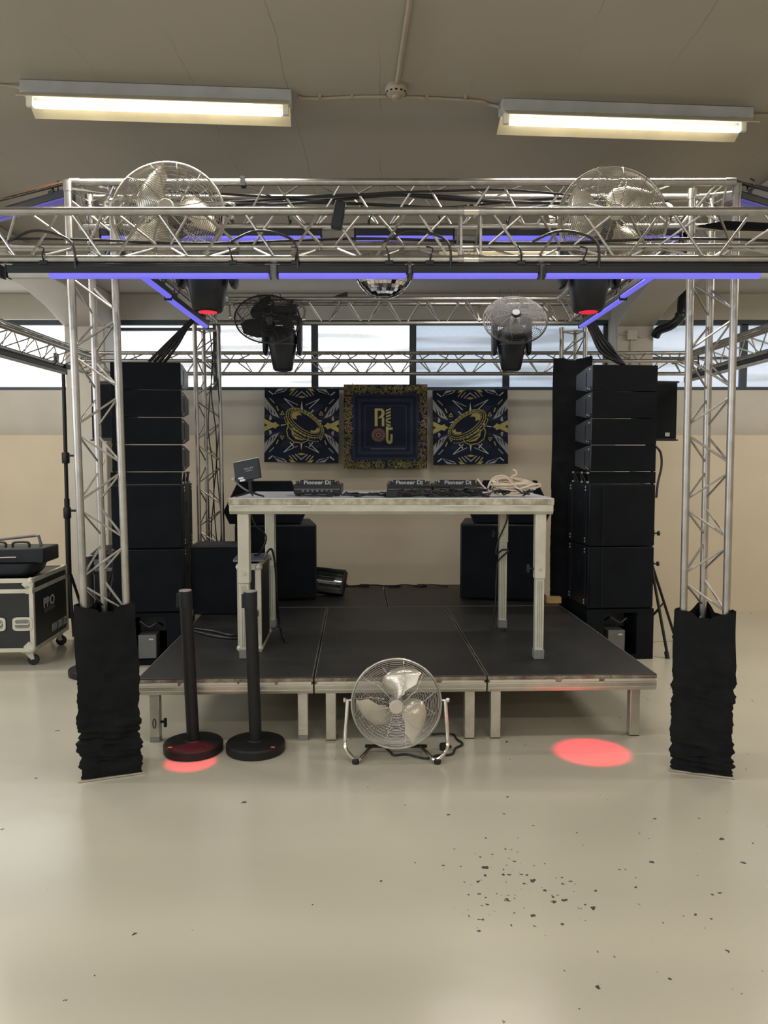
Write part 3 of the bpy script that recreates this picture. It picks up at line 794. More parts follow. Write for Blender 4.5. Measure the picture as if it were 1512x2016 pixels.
# floor fan
fc = Vector((0.066, 4.02, 0.305))
FR = 0.238
t = thing('floor_fan', 'chrome floor fan on a tubular stand in front of the stage', 'fan', (fc.x, fc.y, 0))
TM = Matrix.Translation((0, 0, fc.z)) @ Matrix.Rotation(math.radians(90 - 4), 4, 'X')
fan_head(t, FR, TM, wr=0.0010, nr=26, rot=math.radians(100))
for s in (-1, 1):
    m = MB().path(smooth_pts([(s * (FR + 0.022), 0, fc.z + 0.02), (s * (FR + 0.028), 0.0, fc.z - 0.07), (s * (FR + 0.036), 0, 0.11), (s * (FR + 0.028), -0.02, 0.06), (s * (FR - 0.02), -0.05, 0.02), (s * (FR - 0.05), -0.03, 0.022), (s * (FR - .10), 0.10, 0.03)], 5), 0.0105, 10)
    m.build('stand_tube', CHROME, t)
MB().box((0, 0.11, 0.032), (0.34, 0.02, 0.012)).build('rear_bar', BLKP, t)
for s in (-1, 1):
    MB().lathe([(0.018, 0), (0.02, 0.02), (0.012, 0.026)], (s * (FR - 0.022), -0.055, 0), 14).build('rubber_foot', RUB, t)
    MB().path([(s * (FR + 0.004), 0, fc.z + 0.02), (s * (FR + 0.04), 0, fc.z + 0.02)], 0.006, 8).lathe([(0.012, -0.008), (0.014, 0), (0.010, 0.008)], (s * (FR + 0.036), 0, fc.z + 0.02), 12, Matrix.Rotation(PI / 2, 3, 'Y')).build('tilt_knob', CHROME, t)
p = [onz(x, y, 0.008) for x, y in ((757, 1470), (768, 1480), (776, 1487), (800, 1485), (838, 1493), (862, 1487), (889, 1485), (897, 1473), (911, 1465), (899, 1455), (892, 1446), (868, 1444), (850, 1446))]
cable('power_cable', 'black power cable of the floor fan looping on the floor', p, 0.006)
q = onz(874, 1469, 0.02)
tag(MB().lathe([(0.022, -0.02), (0.026, 0.0), (0.024, 0.012), (0.01, 0.018)], (0, 0, 0), 14).path([(0.006, -0.0, 0), (0.04, -0.01, 0)], 0.009, 8).build('mains_plug', RUB, None, org=(0, 0, 0)), 'black round mains plug lying right of the floor fan', 'plug').location = (q.x, q.y, 0.02)
# big truss fans
def hung_fan(label, c, R, tilt, rz, rot, dark=False, group=None, arm=None):
    t = thing('drum_fan', label, 'fan', c, 0, group)
    M = Matrix.Rotation(rz, 4, 'Z') @ Matrix.Rotation(math.radians(90) + tilt * -1.0, 4, 'X')
    fan_head(t, R, M, dark, wr=0.0014 if dark else 0.0017, nr=22 if dark else 28, rot=rot)
    m = MB()
    Rz = Matrix.Rotation(rz, 3, 'Z')
    P_ = [Rz @ Vector(v) for v in ((-R - 0.03, 0, 0.0), (-R - 0.03, 0.1, 0.04 + arm[1] * .5), (-R * .5, arm[0], arm[1]), (R * .5, arm[0], arm[1]), (R + 0.03, 0.1, 0.04 + arm[1] * .5), (R + 0.03, 0, 0.0))]
    m.path(smooth_pts(P_, 5), 0.009, 8)
    m.build('yoke_bracket', CHROME, t)
    for s in (-1, 1):
        v = Rz @ Vector((s * (R + 0.03), 0, 0))
        MB().lathe([(0.014, -0.012), (0.017, 0), (0.012, 0.014)], v, 12, Rz @ Matrix.Rotation(PI / 2, 3, 'Y')).build('pivot_knob', CHROME, t)
    return t
fg2 = 'big drum fans between the front trusses'
hung_fan('large chrome drum fan standing above the front truss on the left', (-0.985, 3.60, 2.72), 0.252, math.radians(10), math.radians(6), 0.4, False, fg2, (0.16, 0.1))
hung_fan('large chrome drum fan standing above the front truss on the right', (1.045, 3.60, 2.70), 0.243, math.radians(6), math.radians(-4), 1.2, False, fg2, (0.16, 0.1))
rg = 'drum fans hanging on the rear stage truss'
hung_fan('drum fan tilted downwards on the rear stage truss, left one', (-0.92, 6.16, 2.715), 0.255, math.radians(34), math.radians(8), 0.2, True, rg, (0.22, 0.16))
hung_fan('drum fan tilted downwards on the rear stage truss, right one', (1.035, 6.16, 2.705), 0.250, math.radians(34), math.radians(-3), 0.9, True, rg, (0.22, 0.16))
# ================================================================ MOVING HEADS
def sup(w, d, z, n=28, e=3.2, cx=0, cy=0):
    out = []
    for j in range(n):
        a = 2 * PI * j / n; c, s = math.cos(a), math.sin(a)
        out.append((cx + w * (1 if c >= 0 else -1) * abs(c) ** (2 / e), cy + d * (1 if s >= 0 else -1) * abs(s) ** (2 / e), z))
    return out
def moving_head(label, c, lit, group, rz=0.0):
    """ c: the point at the bottom of the head """
    t = thing('moving_head', label, 'moving head light', c, rz, group)
    m = MB().rings([sup(0.105, 0.09, 0.0, e=3), sup(0.075, 0.07, -0.0), ], caps=False)
    MB().rings([sup(0.066, 0.062, 0.0), sup(0.078, 0.074, 0.012), sup(0.098, 0.088, 0.11), sup(0.112, 0.10, 0.20), sup(0.116, 0.104, 0.27), sup(0.108, 0.096, 0.33), sup(0.07, 0.07, 0.36)]).build('head', BLKP, t, smooth=50)
    MB().rings([sup(0.1135, 0.1015, 0.205), sup(0.1155, 0.1035, 0.215)]).build('seam_band', BLKS, t)
    MB().lathe([(0.048, -0.004), (0.05, 0.002)], (0, 0, 0), 28).build('lens', REDL if lit else mat('dark_lens', (0.03, 0.04, 0.06), 0.08), t)['label'] = 'glowing red lens' if lit else 'dark lens'
    for s in (-1, 1):
        m = MB(); R = []
        for w, z, d in ((0.012, 0.13, 0.05), (0.020, 0.15, 0.068), (0.024, 0.26, 0.075), (0.024, 0.37, 0.07), (0.022, 0.42, 0.07)):
            R.append(sup(w, d, z, 20, 3.0, cx=s * 0.142))
        m.rings(R)
        m.build('yoke_arm', BLKP, t, smooth=50)
        MB().tube((s * 0.10, 0, 0.25), (s * 0.125, 0, 0.25), 0.03, 16).build('tilt_axle', BLKP, t)
    MB().rings([sup(0.165, 0.07, 0.405), sup(0.165, 0.075, 0.43), sup(0.14, 0.075, 0.445)]).build('yoke_bridge', BLKP, t, smooth=50)
    MB().lathe([(0.05, 0.44), (0.05, 0.455)], (0, 0, 0), 20).build('pan_ring', BLKS, t)
    MB().box((0, 0, 0.487), (0.26, 0.20, 0.065)).build('base_box', BLKP, t, bevel=0.012)
    MB().box((0, -0.1005, 0.487), (0.06, 0.003, 0.03)).build('display', mat('display_glass', (0.02, 0.03, 0.05), 0.1), t)
    for s in (-1, 1):
        MB().box((s * 0.08, 0, 0.53), (0.03, 0.05, 0.025)).tube((s * 0.08 - 0.012, 0, 0.56), (s * 0.08 + 0.012, 0, 0.56), 0.026, 16).path([(s * 0.08, 0, 0.555), (s * 0.08, -0.17 if lit else 0.0, 0.56 if lit else 0.57), (s * 0.08, -0.19 if lit else 0.0, 0.548 if lit else 0.585)], 0.012, 8).build('truss_clamp', BLK, t)
    return t
mg = 'moving head lights hanging over the stage'
hl = Vector((at(409, 622, 4.2).x, 4.2, 2.395)); hr = Vector((at(1158, 625, 4.2).x, 4.2, 2.395))
moving_head('moving head light with red lens hanging at the front left, over the left stanchion', hl, True, mg)
moving_head('moving head light with red lens hanging at the front right, over the red floor spot', hr, True, mg)
moving_head('moving head light with dark lens hanging behind the left rear drum fan', (at(557, 737, 6.5).x, 6.5, 2.345), False, mg)
moving_head('moving head light with dark lens hanging behind the right rear drum fan', (at(1006, 737, 6.5).x, 6.5, 2.345), False, mg)
def red_beam(name, p, tgt, power, size=11.0):
    l = bpy.data.lights.new(name, 'SPOT'); l.energy = power; l.color = (1.0, 0.0, 0.06)
    l.spot_size = math.radians(size); l.spot_blend = 0.45; l.shadow_soft_size = 0.015
    o = bpy.data.objects.new(name, l); COL.objects.link(o); o.location = p
    o.rotation_euler = (Vector(tgt) - Vector(p)).to_track_quat('-Z', 'Y').to_euler()
red_beam('red_beam_left', hl + Vector((0, 0, -0.012)), (onz(377, 1497, 0).x, onz(377, 1500, 0).y, 0), 200, 7.2)
red_beam('red_beam_right', hr + Vector((0, 0, -0.012)), (onz(1165, 1480, 0).x, onz(1165, 1480, 0).y, 0), 230)
# ================================================================ STAGE
ZST = 0.375
ST = Matrix.Translation((-1.386, 4.235, 0)) @ Matrix.Rotation(math.radians(2.1), 4, 'Z')
SROT = math.radians(2.1)
def deck(label, x0, x1, y0, y1, legs, group='stage decks'):
    o = ST @ Vector((x0, y0, 0))
    t = thing('stage_deck', label, 'stage deck', o, SROT, group)
    W, D = x1 - x0, y1 - y0
    rnd = random.Random(int(x0 * 100 + y0 * 7) + 5)
    MB().box((W / 2, D / 2, ZST - 0.002), (W - 0.002, D - 0.002, 0.004)).build('anti_slip_surface', DECKM, t)
    m = MB()
    for x in (0.003, W - 0.003): m.box((x, D / 2, ZST + 0.0002), (0.004, D - 0.01, 0.0014))
    for y in (0.003, D - 0.003): m.box((W / 2, y, ZST + 0.0002), (W - 0.01, 0.003, 0.0014))
    m.build('worn_edge_line', SEAM, t)
    # splintered plywood edge
    m = MB(); n = 60
    for side in range(4):
        pts = []
        for i in range(n + 1):
            s = i / n
            j = rnd.uniform(-0.004, 0.002)
            pts.append((s, j))
        for i in range(n):
            a, b = pts[i], pts[i + 1]
            def P3(q, z, dd=0):
                s, j = q; j += dd
                return {0: (s * W, -j, z), 1: (W + j, s * D, z), 2: (W - s * W, D + j, z), 3: (-j, D - s * D, z)}[side]
            z0, z1 = ZST - 0.024, ZST - 0.0045
            zc = ZST - 0.014 + rnd.uniform(-0.006, 0.006)
            m.poly([P3(a, z0), P3(b, z0), P3(b, zc, 0.001), P3(a, zc, 0.001)]); m.poly([P3(a, zc, .001), P3(b, zc, .001), P3(b, z1), P3(a, z1)])
    m.build('plywood_edge', WOODE, t, smooth=0)
    m = MB(); x = 0.01
    while x < W - 0.05:                                      # white rail under the plywood, broken away in places
        L_ = min(rnd.uniform(0.06, 0.4), W - 0.01 - x); g_ = rnd.choice((0.0, 0.0, 0.012, 0.03))
        m.prism([(x, -0.003, ZST - 0.039), (x + L_, -0.003, ZST - 0.039), (x + L_ - rnd.uniform(0, .01), -0.003, ZST - 0.026 + rnd.uniform(-.002, .002)), (x + rnd.uniform(0, .01), -0.003, ZST - 0.025)], (0, 0.012, 0))
        x += L_ + g_
    m.build('white_rail', RAILM, t, smooth=0)
    MB().box((W / 2, D / 2, ZST - 0.022), (W - 0.012, D - 0.012, 0.034)).build('plywood_board', WOODE, t)
    m = MB()
    z0, z1 = ZST - 0.095, ZST - 0.04
    m.prism([(0.0, 0.0, z1), (0.0, 0.0, z0 + 0.02), (0.0, 0.012, z0), (0.0, 0.05, z0), (0.0, 0.05, z1)], (W, 0, 0))
    m.prism([(0.0, D, z1), (0.0, D, z0 + 0.02), (0.0, D - 0.012, z0), (0.0, D - 0.05, z0), (0.0, D - 0.05, z1)], (W, 0, 0))
    m.prism([(0, 0.05, z1), (0, 0.05, z0 + .02), (0.012, 0.05, z0), (0.05, 0.05, z0), (0.05, 0.05, z1)], (0, D - 0.1, 0))
    m.prism([(W, 0.05, z1), (W, 0.05, z0 + .02), (W - 0.012, 0.05, z0), (W - 0.05, 0.05, z0), (W - 0.05, 0.05, z1)], (0, D - 0.1, 0))
    m.build('aluminium_frame', ALU_P, t)
    m2 = MB().box((W / 2, 0.0, ZST - 0.045), (W - 0.01, 0.006, 0.006)).box((W / 2, 0.001, ZST - 0.072), (W - 0.01, 0.006, 0.004))
    m2.build('frame_ridge', ALU_D, t)
    for (lx, ly, foot) in legs:
        h = 0.028 if foot else 0.004
        lg = MB().box((lx, ly, (z0 + h) / 2 + 0.0), (0.058, 0.058, z0 - h)).build('leg', ALU_P, t, bevel=0.004)
        MB().box((lx, ly, h / 2), (0.056, 0.056, h)).build('foot_cap', GREYP if foot else RUB, lg, bevel=0.003)
    return t
W1 = 0.985
dl = deck('front left deck of the black stage, with a rubber footed leg and clamp', 0.0, W1, 0, 2.08, [(0.085, 0.06, True), (W1 - 0.06, 0.06, True), (0.085, 2.0, False), (W1 - 0.06, 2.0, False)])
deck('front middle deck of the black stage behind the floor fan', W1 + 0.01, 2 * W1 + 0.01 - 0.01, 0, 2.08, [(0.09, 0.05, False), (W1 - 0.10, 0.05, False), (0.09, 2.0, False), (W1 - 0.1, 2.0, False)])
deck('front right deck of the black stage, red light on its front edge', 2 * W1 + 0.01, 3 * W1, 0, 2.08, [(0.05, 0.05, False), (W1 - 0.12, 0.06, False), (0.05, 2.0, False), (W1 - 0.12, 2.0, False)])
deck('rear left deck of the black stage by the wall', 0.10, 1.49, 2.09, 3.20, [(0.1, 0.06, False), (1.3, 0.06, False), (0.1, 1.05, False), (1.3, 1.05, False)])
deck('rear right deck of the black stage by the wall', 1.50, 3 * W1, 2.09, 3.20, [(0.1, 0.06, False), (1.35, 0.06, False), (0.1, 1.05, False), (1.35, 1.05, False)])
m = MB().tube((0.114, 0.06, 0.11), (0.135, 0.06, 0.11), 0.008, 8).box((0.14, 0.06, 0.105), (0.016, 0.02, 0.05))
m.build('clamp_lever', BLKP, dl, bevel=0.003)
m = MB().ring((0.085, 0.029, 0.11), 0.012, 0.0025, 20, 5, Matrix.Rotation(PI / 2, 3, 'X') @ Matrix.Diagonal((0.7, 2.2, 1)).to_3x3())
m.build('leg_emblem', BLKP, dl)
for nm, px, py in (('left', 50, 0),):
    pass
for i, (px, py) in enumerate(((650, 1461), (945, 1455))):
    q = onz(px, py, 0)
    o = tag(MB().box((0, 0, 0.001), (0.06, 0.035, 0.002), rz=0.05).build('tape_patch', CONDM, None), 'small beige tape mark on the floor before the %s leg of the middle deck' % ('left' if i == 0 else 'right'), 'tape')
    o.location = (q.x, q.y, 0)
# ================================================================ DJ TABLE
TZ = 1.37
tY, tx0, tx1 = 4.66, -0.945, 1.03
TR = math.radians(-0.4)
t = thing('dj_table', 'tall aluminium framed table with white top standing on the stage', 'table', (tx0, tY, ZST), TR)
W, D, H = tx1 - tx0, 0.99, TZ - ZST
MB().box((W / 2, D / 2, H - 0.002), (W - 0.004, D - 0.004, 0.004)).build('white_tabletop', WHITET, t)
m = MB(); rnd = random.Random(4); n = 90
for i in range(n):
    xa, xb = W * i / n, W * (i + 1) / n
    ya, yb = rnd.uniform(-.002, .003), rnd.uniform(-.002, .003)
    m.prism([(xa, ya, H - 0.04), (xb, ya, H - 0.04), (xb, yb, H - 0.0045), (xa, yb, H - 0.0045)], (0, 0.03, 0))
m.box((W / 2, D - 0.02, H - 0.022), (W, 0.04, 0.035)).box((0.012, D / 2, H - 0.022), (0.03, D - 0.08, 0.035)).box((W - 0.012, D / 2, H - 0.022), (0.03, D - 0.08, 0.035))
m.box((W / 2, D / 2, H - 0.022), (W - 0.06, D - 0.08, 0.034))
m.build('worn_edge', WOODT, t, smooth=0)
m = MB()
zt, zb_ = H - 0.041, H - 0.098
for (a, b, c, d) in ((0.0, 0.0, W, 0), (0, D, W, 0)):
    s = 1 if b == 0 else -1
    m.prism([(0.004, b + s * 0.002, zt), (0.004, b + s * 0.002, zb_ + 0.018), (0.004, b + s * 0.016, zb_), (0.004, b + s * 0.055, zb_), (0.004, b + s * 0.055, zt)], (W - 0.008, 0, 0))
for a in (0, W):
    s = 1 if a == 0 else -1
    m.prism([(a + s * 0.002, 0.056, zt), (a + s * 0.002, 0.056, zb_ + 0.018), (a + s * 0.016, 0.056, zb_), (a + s * 0.055, 0.056, zb_), (a + s * 0.055, 0.056, zt)], (0, D - 0.112, 0))
m.build('aluminium_frame', ALU_D, t)
m = MB()
for q, l in ((0.42, 0.16), (1.42, 0.24), (0.08, 0.1), (1.78, 0.1)):
    m.box((q, -0.003, H - 0.045), (l, 0.004, 0.008))
m.build('white_paint_smear', WHITEM, t)
for (lx, ly, split, w) in ((0.085, 0.05, 0.47, 0.070), (W - 0.075, 0.05, 0.50, 0.066), (0.11, D - 0.06, 0.45, 0.07), (W - 0.17, D - 0.06, 0.63, 0.066)):
    lg = MB().box((lx, ly, (zb_ + split) / 2), (w, w, zb_ - split)).build('leg', ALU_D, t, bevel=0.004)
    q = w - 0.012
    m = MB().box((lx, ly, (split + 0.06) / 2 + 0.02), (q, q, split - 0.02))
    MB().box((lx, ly, split / 2 + 0.02), (q, q, split - 0.0)).build('inner_leg', ALU_D, lg, bevel=0.003)
    mm = MB()
    for s in (-0.012, 0.0, 0.012): mm.box((lx + s, ly - q / 2 - 0.0005, split / 2 + 0.03), (0.0025, 0.003, split - 0.09))
    mm.build('groove', GREYP, lg)
    MB().box((lx, ly, 0.03), (w - 0.002, w - 0.002, 0.06)).build('foot_cap', GREYP, lg, bevel=0.004)
    MB().lathe([(0.009, 0), (0.009, 0.004)], (lx, ly - w / 2 - 0.001, split + 0.06), 12, Matrix.Rotation(PI / 2, 3, 'X')).build('lock_bolt', CHROME, lg)
    if lx > 1: MB().tube((lx - w / 2, ly, split + 0.06), (lx - w / 2 - 0.03, ly, split + 0.06), 0.006, 8).box((lx - w / 2 - 0.035, ly, split + 0.06), (0.016, 0.02, 0.05)).build('clamp_lever', BLKP, lg, bevel=0.003)
# strap on the right rear leg
q = Vector((tx0 + W - 0.17, tY + D - 0.06, 0))
cable('strap_cable', 'black strap tied round the right rear leg of the table, hanging to the stage', [(q.x + 0.02, q.y - 0.045, TZ - 0.13), (q.x + 0.03, q.y - 0.05, TZ - 0.2), (q.x - 0.03, q.y - 0.045, TZ - 0.35), (q.x - 0.046, q.y - 0.04, TZ - 0.45), (q.x + 0.0, q.y - 0.044, TZ - 0.42), (q.x + 0.04, q.y - 0.044, TZ - 0.43), (q.x - 0.03, q.y - 0.05, TZ - 0.5), (q.x - 0.045, q.y - 0.05, TZ - 0.62), (q.x - 0.05, q.y - 0.06, TZ - 0.8), (q.x - 0.06, q.y - 0.07, ZST + 0.01), (q.x + 0.02, q.y - 0.15, ZST + 0.01)], 0.006)
# ================================================================ THINGS ON THE TABLE
def tangle(name, label, c, rx, ry, h, n, r, material, seed, group=None, cat='cable'):
    rnd = random.Random(seed); pts = []
    for i in range(n):
        a = rnd.uniform(0, 6.28); q = math.sqrt(rnd.random())
        pts.append((c[0] + rx * q * math.cos(a), c[1] + ry * q * math.sin(a), c[2] + r + h * rnd.random() ** 1.6))
    P_ = smooth_pts(pts, 7)
    P_ = [Vector((p.x, p.y, max(p.z, c[2] + r))) for p in P_]
    return tag(MB().path(P_, r, 6).build(name, material, None, org=(c[0], c[1], c[2]), smooth=60), label, cat, group)
def player(label, c, w, txt=True, rz=0.0, kind='dj_player', cat='DJ player', group=None):
    t = thing(kind, label, cat, c, rz, group)
    d = 0.30
    MB().box((0, 0, 0.045), (w, d, 0.062)).build('body', BLKP, t, bevel=0.006)
    MB().box((0, -d / 2 + 0.03, 0.086), (w * 0.72, 0.055, 0.035)).build('screen_hood', BLKP, t, bevel=0.004)
    MB().box((0, -d / 2 - 0.0015, 0.045), (w * 0.96, 0.003, 0.004)).build('rear_seam', GREYB, t)
    m = MB()
    for i in range(7): m.box((-w * 0.3 + i * w * 0.1, -d / 2 - 0.003, 0.035), (w * 0.045, 0.006, 0.012))
    m.build('rear_socket', GREYB, t)
    for sx in (-1, 1):
        MB().lathe([(0.011, 0.0), (0.012, 0.02), (0.009, 0.022)], (sx * w * 0.43, -d / 2 + 0.03, 0.075), 14).build('control_knob', BLKS, t)
        MB().lathe([(0.008, 0.0), (0.009, 0.014), (0.006, 0.016)], (sx * w * 0.39, -d / 2 + 0.06, 0.075), 14).build('control_knob', BADGE, t)
        for sy in (-1, 1):
            MB().lathe([(0.016, 0), (0.018, 0.015)], (sx * w * 0.42, sy * d * 0.42, 0), 12).build('foot', RUB, t)
    MB().lathe([(0.10, 0.0), (0.10, 0.012), (0.095, 0.016)], (0, 0.05, 0.075), 32).build('jog_wheel', BLKS, t)
    if txt: text_mesh('Pioneer Dj', 0.034 if w > 0.27 else 0.031, (0, -d / 2 + 0.03 - 0.0285, 0.087), FRONT, LETTER, 'maker_lettering', t, 0.0006, 1.15, 0.0008)
    return t
pg = 'black DJ decks in a row on the table'
dyt = 5.03
for pa, pb, k, lab, cat in ((578, 671, 'dj_player', 'black DJ media player standing alone on the left half of the table', 'DJ player'), (762, 849, 'dj_player', 'black DJ media player in the middle of the table, among black cables', 'DJ player'), (853, 950, 'dj_mixer', 'black DJ mixer beside the middle player, next to the white cable heap', 'DJ mixer')):
    a, b = at(pa, 960, dyt - 0.15).x, at(pb, 960, dyt - 0.15).x
    player(lab, ((a + b) / 2, dyt, TZ + 0.001), b - a, kind=k, cat=cat, group=pg)
a, b = at(849, 960, dyt).x, at(852, 960, dyt).x
g = 'black cables tangled behind the DJ decks'
for i, (px, rx, n) in enumerate(((625, .14, 16), (700, .16, 26), (742, .14, 24), (800, .18, 34), (860, .19, 38), (905, .17, 34), (945, .12, 22), (780, .2, 26))):
    x = at(px, 970, 4.8).x
    tangle('table_cable', 'black cable in the tangle on the table between the decks and the front edge', (x, 4.79, TZ), rx, 0.055, 0.03 if px < 790 else 0.06, int(n * 0.6), 0.0036, CABLE, 20 + i, g)
x = at(784, 965, 4.75).x
t = thing('power_adapter', 'small black power adapter box on the table before the middle player', 'power adapter', (at(771, 968, 4.74).x, 4.74, TZ))
MB().box((0, 0, 0.018), (0.068, 0.045, 0.036)).build('body', BLKP, t, bevel=0.004)
MB().tube((0.034, 0, 0.015), (0.06, 0, 0.012), 0.006, 8).build('cable_relief', CABLE, t)
# heap of white cable
wx = at(1010, 955, 4.86).x
rnd = random.Random(12); pts = []
for i in range(16):
    sgn = 1
    for k in range(7):
        a = 2 * PI * k / 7 + i * 0.13
        rx, ry = rnd.uniform(0.10, 0.155), rnd.uniform(0.05, 0.085)
        tl = 0.28
        x = rx * math.cos(a); y = ry * math.sin(a)
        z = 0.012 + 0.062 * abs(math.sin(i * 0.7)) + (0.035 - 0.03 * x / 0.15) * (0.5 + 0.5 * math.sin(a + 0.6)) + rnd.uniform(0, 0.012)
        pts.append((wx + x, 4.86 + y, TZ + max(0.008, z)))
m = MB().path(smooth_pts(pts, 5), 0.0056, 7)
o = tag(m.build('white_cable_heap', CREAMC, None, smooth=60, org=(wx, 4.86, TZ)), 'heap of coiled cream white cable on the right end of the table', 'cable')
m = MB()
m.path(smooth_pts([(wx - 0.15, 4.80, TZ + 0.02), (wx - 0.165, 4.80, TZ + 0.06), (wx - 0.13, 4.80, TZ + 0.12), (wx - 0.06, 4.80, TZ + 0.13), (wx + 0.0, 4.79, TZ + 0.07), (wx + 0.05, 4.78, TZ + 0.02), (wx - 0.03, 4.77, TZ + 0.012), (wx - 0.1, 4.78, TZ + 0.02)], 6), 0.006, 8)
m.path(smooth_pts([(wx - 0.01, 4.81, TZ + 0.08), (wx - 0.02, 4.8, TZ + 0.125), (wx + 0.01, 4.8, TZ + 0.14), (wx + 0.005, 4.8, TZ + 0.165), (wx - 0.012, 4.8, TZ + 0.17)], 6), 0.006, 8)
m.path(smooth_pts([(wx - 0.14, 4.8, TZ + 0.03), (wx - 0.19, 4.79, TZ + 0.06), (wx - 0.235, 4.79, TZ + 0.115)], 6), 0.005, 8)
m.path(smooth_pts([(wx + 0.03, 4.79, TZ + 0.05), (wx + 0.1, 4.78, TZ + 0.075), (wx + 0.15, 4.8, TZ + 0.08), (wx + 0.165, 4.82, TZ + 0.07), (wx + 0.12, 4.8, TZ + 0.055), (wx + 0.06, 4.79, TZ + 0.06)], 6), 0.006, 8)
m.build('loose_loop', CREAMC, o, world=True, smooth=60)
for i, px in enumerate((985, 1030)):
    x = at(px, 965, 4.80).x
    tangle('table_cable', 'black cable caught in the white cable heap', (x, 4.80, TZ), 0.07, 0.04, 0.04, 12, 0.006, CABLE, 50 + i, 'black cables in the white heap')
# small monitor on tripod at the left end
mc = at(487, 926, 4.80)
t = thing('table_monitor', 'small flat black monitor seen from behind, tilted on the left end of the table', 'monitor', (mc.x, 4.80, TZ))
Ms = Matrix.Rotation(math.radians(14), 4, 'Y').inverted() @ Matrix.Rotation(math.radians(-22), 4, 'Z')
Ms = Matrix.Translation((0, 0, mc.z - TZ)) @ Matrix.Rotation(math.radians(-11), 4, 'Y') @ Matrix.Rotation(math.radians(-14), 4, 'Z') @ Matrix.Rotation(math.radians(-10), 4, 'X')
def xf(mb, M):
    mb.v = [M @ p for p in mb.v]; return mb
xf(MB().box((0, 0, 0), (0.172, 0.022, 0.125)), Ms).build('screen_housing', BLKP, t, bevel=0.004)
xf(MB().box((0, 0.0, 0.0645), (0.168, 0.018, 0.003)), Ms).build('top_edge_strip', WHITEM, t)['label'] = 'bright silver upper edge'
xf(MB().box((-0.045, -0.0115, -0.043), (0.035, 0.002, 0.010)).box((-0.036, -0.0115, -0.058), (0.035, 0.002, 0.012)), Ms).build('rating_label', BADGE, t)
tx = text_mesh('HALUPT', 0.016, (0, 0, 0), Matrix.Identity(3), LETTER, 'maker_lettering', t, 0.0005, 1.1)
for v in tx.data.vertices: v.co = Ms @ (FRONT @ v.co + Vector((0.015, -0.0125, 0.008)))
xf(MB().box((0.015, -0.0115, -0.006), (0.05, 0.001, 0.002)), Ms).build('lettering_underline', LETTER, t)
h0 = mc.z - TZ - 0.055
MB().tube((0.02, 0.0, 0.03), (0.012, 0.0, h0 + 0.015), 0.011, 10).box((0.012, 0, h0), (0.05, 0.03, 0.03)).build('stand_column', BLKP, t, bevel=0.002)
for a in (200, 340, 90):
    q = math.radians(a)
    MB().path([(0.018, 0, 0.032), (0.018 + 0.05 * math.cos(q), 0.05 * math.sin(q), 0.016), (0.018 + 0.095 * math.cos(q), 0.085 * math.sin(q), 0.005)], 0.008, 8, r2=0.005).build('stand_leg', BLKP, t)
MB().lathe([(0.008, -0.01), (0.012, 0), (0.008, 0.01)], (-0.088, -0.0, h0 - 0.002), 12).build('round_knob', BADGE, t)
MB().path(smooth_pts([(-0.085, 0, h0), (-0.06, 0, h0 - 0.03), (-0.02, 0, 0.05), (0.01, 0, 0.035)], 4), 0.006, 8).build('support_arm', GREYB, t)
# ================================================================ LOUDSPEAKERS
def pins(m, pts, r=0.006):
    for p in pts:
        p = Vector(p); m.lathe([(0.001, -0.004), (r, -0.004), (r, 0.004), (0.001, 0.005)], p, 10, Matrix.Rotation(PI / 2, 3, 'Y'))
def array_box(label, loc, rz, group, w=0.525, h=0.2055, hb=0.125, d=0.40, tilt=0.0):
    t = thing('line_array_speaker', label, 'loudspeaker', loc, rz, group)
    t.rotation_euler = (tilt, 0, rz)
    # z = 0 is the bottom front edge, body reaches back along +y
    z0, z1, c = 0.001, h - 0.001, h / 2
    m = MB().prism([(-w / 2, 0.012, z0), (-w / 2, 0.012, z1), (-w / 2, 0.13, z1 - 0.004), (-w / 2, d, c + hb / 2), (-w / 2, d, c - hb / 2), (-w / 2, 0.13, z0 + 0.004)], (w, 0, 0))
    m.build('cabinet', BLKS, t, bevel=0.004)
    g_ = MB().box((0, 0.005, h / 2), (w - 0.004, 0.016, h - 0.003))
    g_.build('front_grille', BLKG, t, bevel=0.003)
    for s in (-1, 1):
        MB().box((s * (w / 2 + 0.0005), 0.15, c), (0.004, 0.02, 0.115)).build('handle_slot', BLK, t)
        m = MB(); x = s * (w / 2 + 0.003)
        pins(m, [(x, 0.06, z0 + 0.02), (x, 0.10, z0 + 0.028), (x, 0.06, z1 - 0.03)], 0.007)
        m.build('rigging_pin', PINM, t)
        MB().box((x - s * 0.002, 0.07, z0 + 0.02), (0.006, 0.11, 0.03)).build('rigging_plate', BLK, t)
    return t
def sub_box(label, loc, rz, group, w=0.535, h=0.498, d=0.54):
    t = thing('subwoofer', label, 'loudspeaker', loc, rz, group)
    MB().box((0, 0.01 + d / 2, h / 2), (w, d, h - 0.006)).build('cabinet', BLKP, t, bevel=0.006)
    MB().box((0, 0.003, h / 2), (w - 0.012, 0.016, h - 0.02)).build('front_grille', BLKG, t, bevel=0.003)
    MB().box((-w * 0.30, -0.006, h / 2), (0.004, 0.004, h - 0.03)).build('grille_seam', BLKP, t)
    for s in (-1, 1):
        x = s * (w / 2 + 0.002)
        for yy in (0.10, 0.46): MB().box((x, yy, h / 2), (0.006, 0.05, h - 0.01)).build('rigging_rail', BLK, t)
        m = MB(); pins(m, [(x + s * .003, y, z) for y in (0.09, 0.46) for z in (0.035, 0.06, h - 0.05, h - 0.025)], 0.008)
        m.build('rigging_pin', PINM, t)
        MB().box((x, 0.28, h * 0.62), (0.004, 0.12, 0.10)).build('side_handle', BLK, t)
    return t
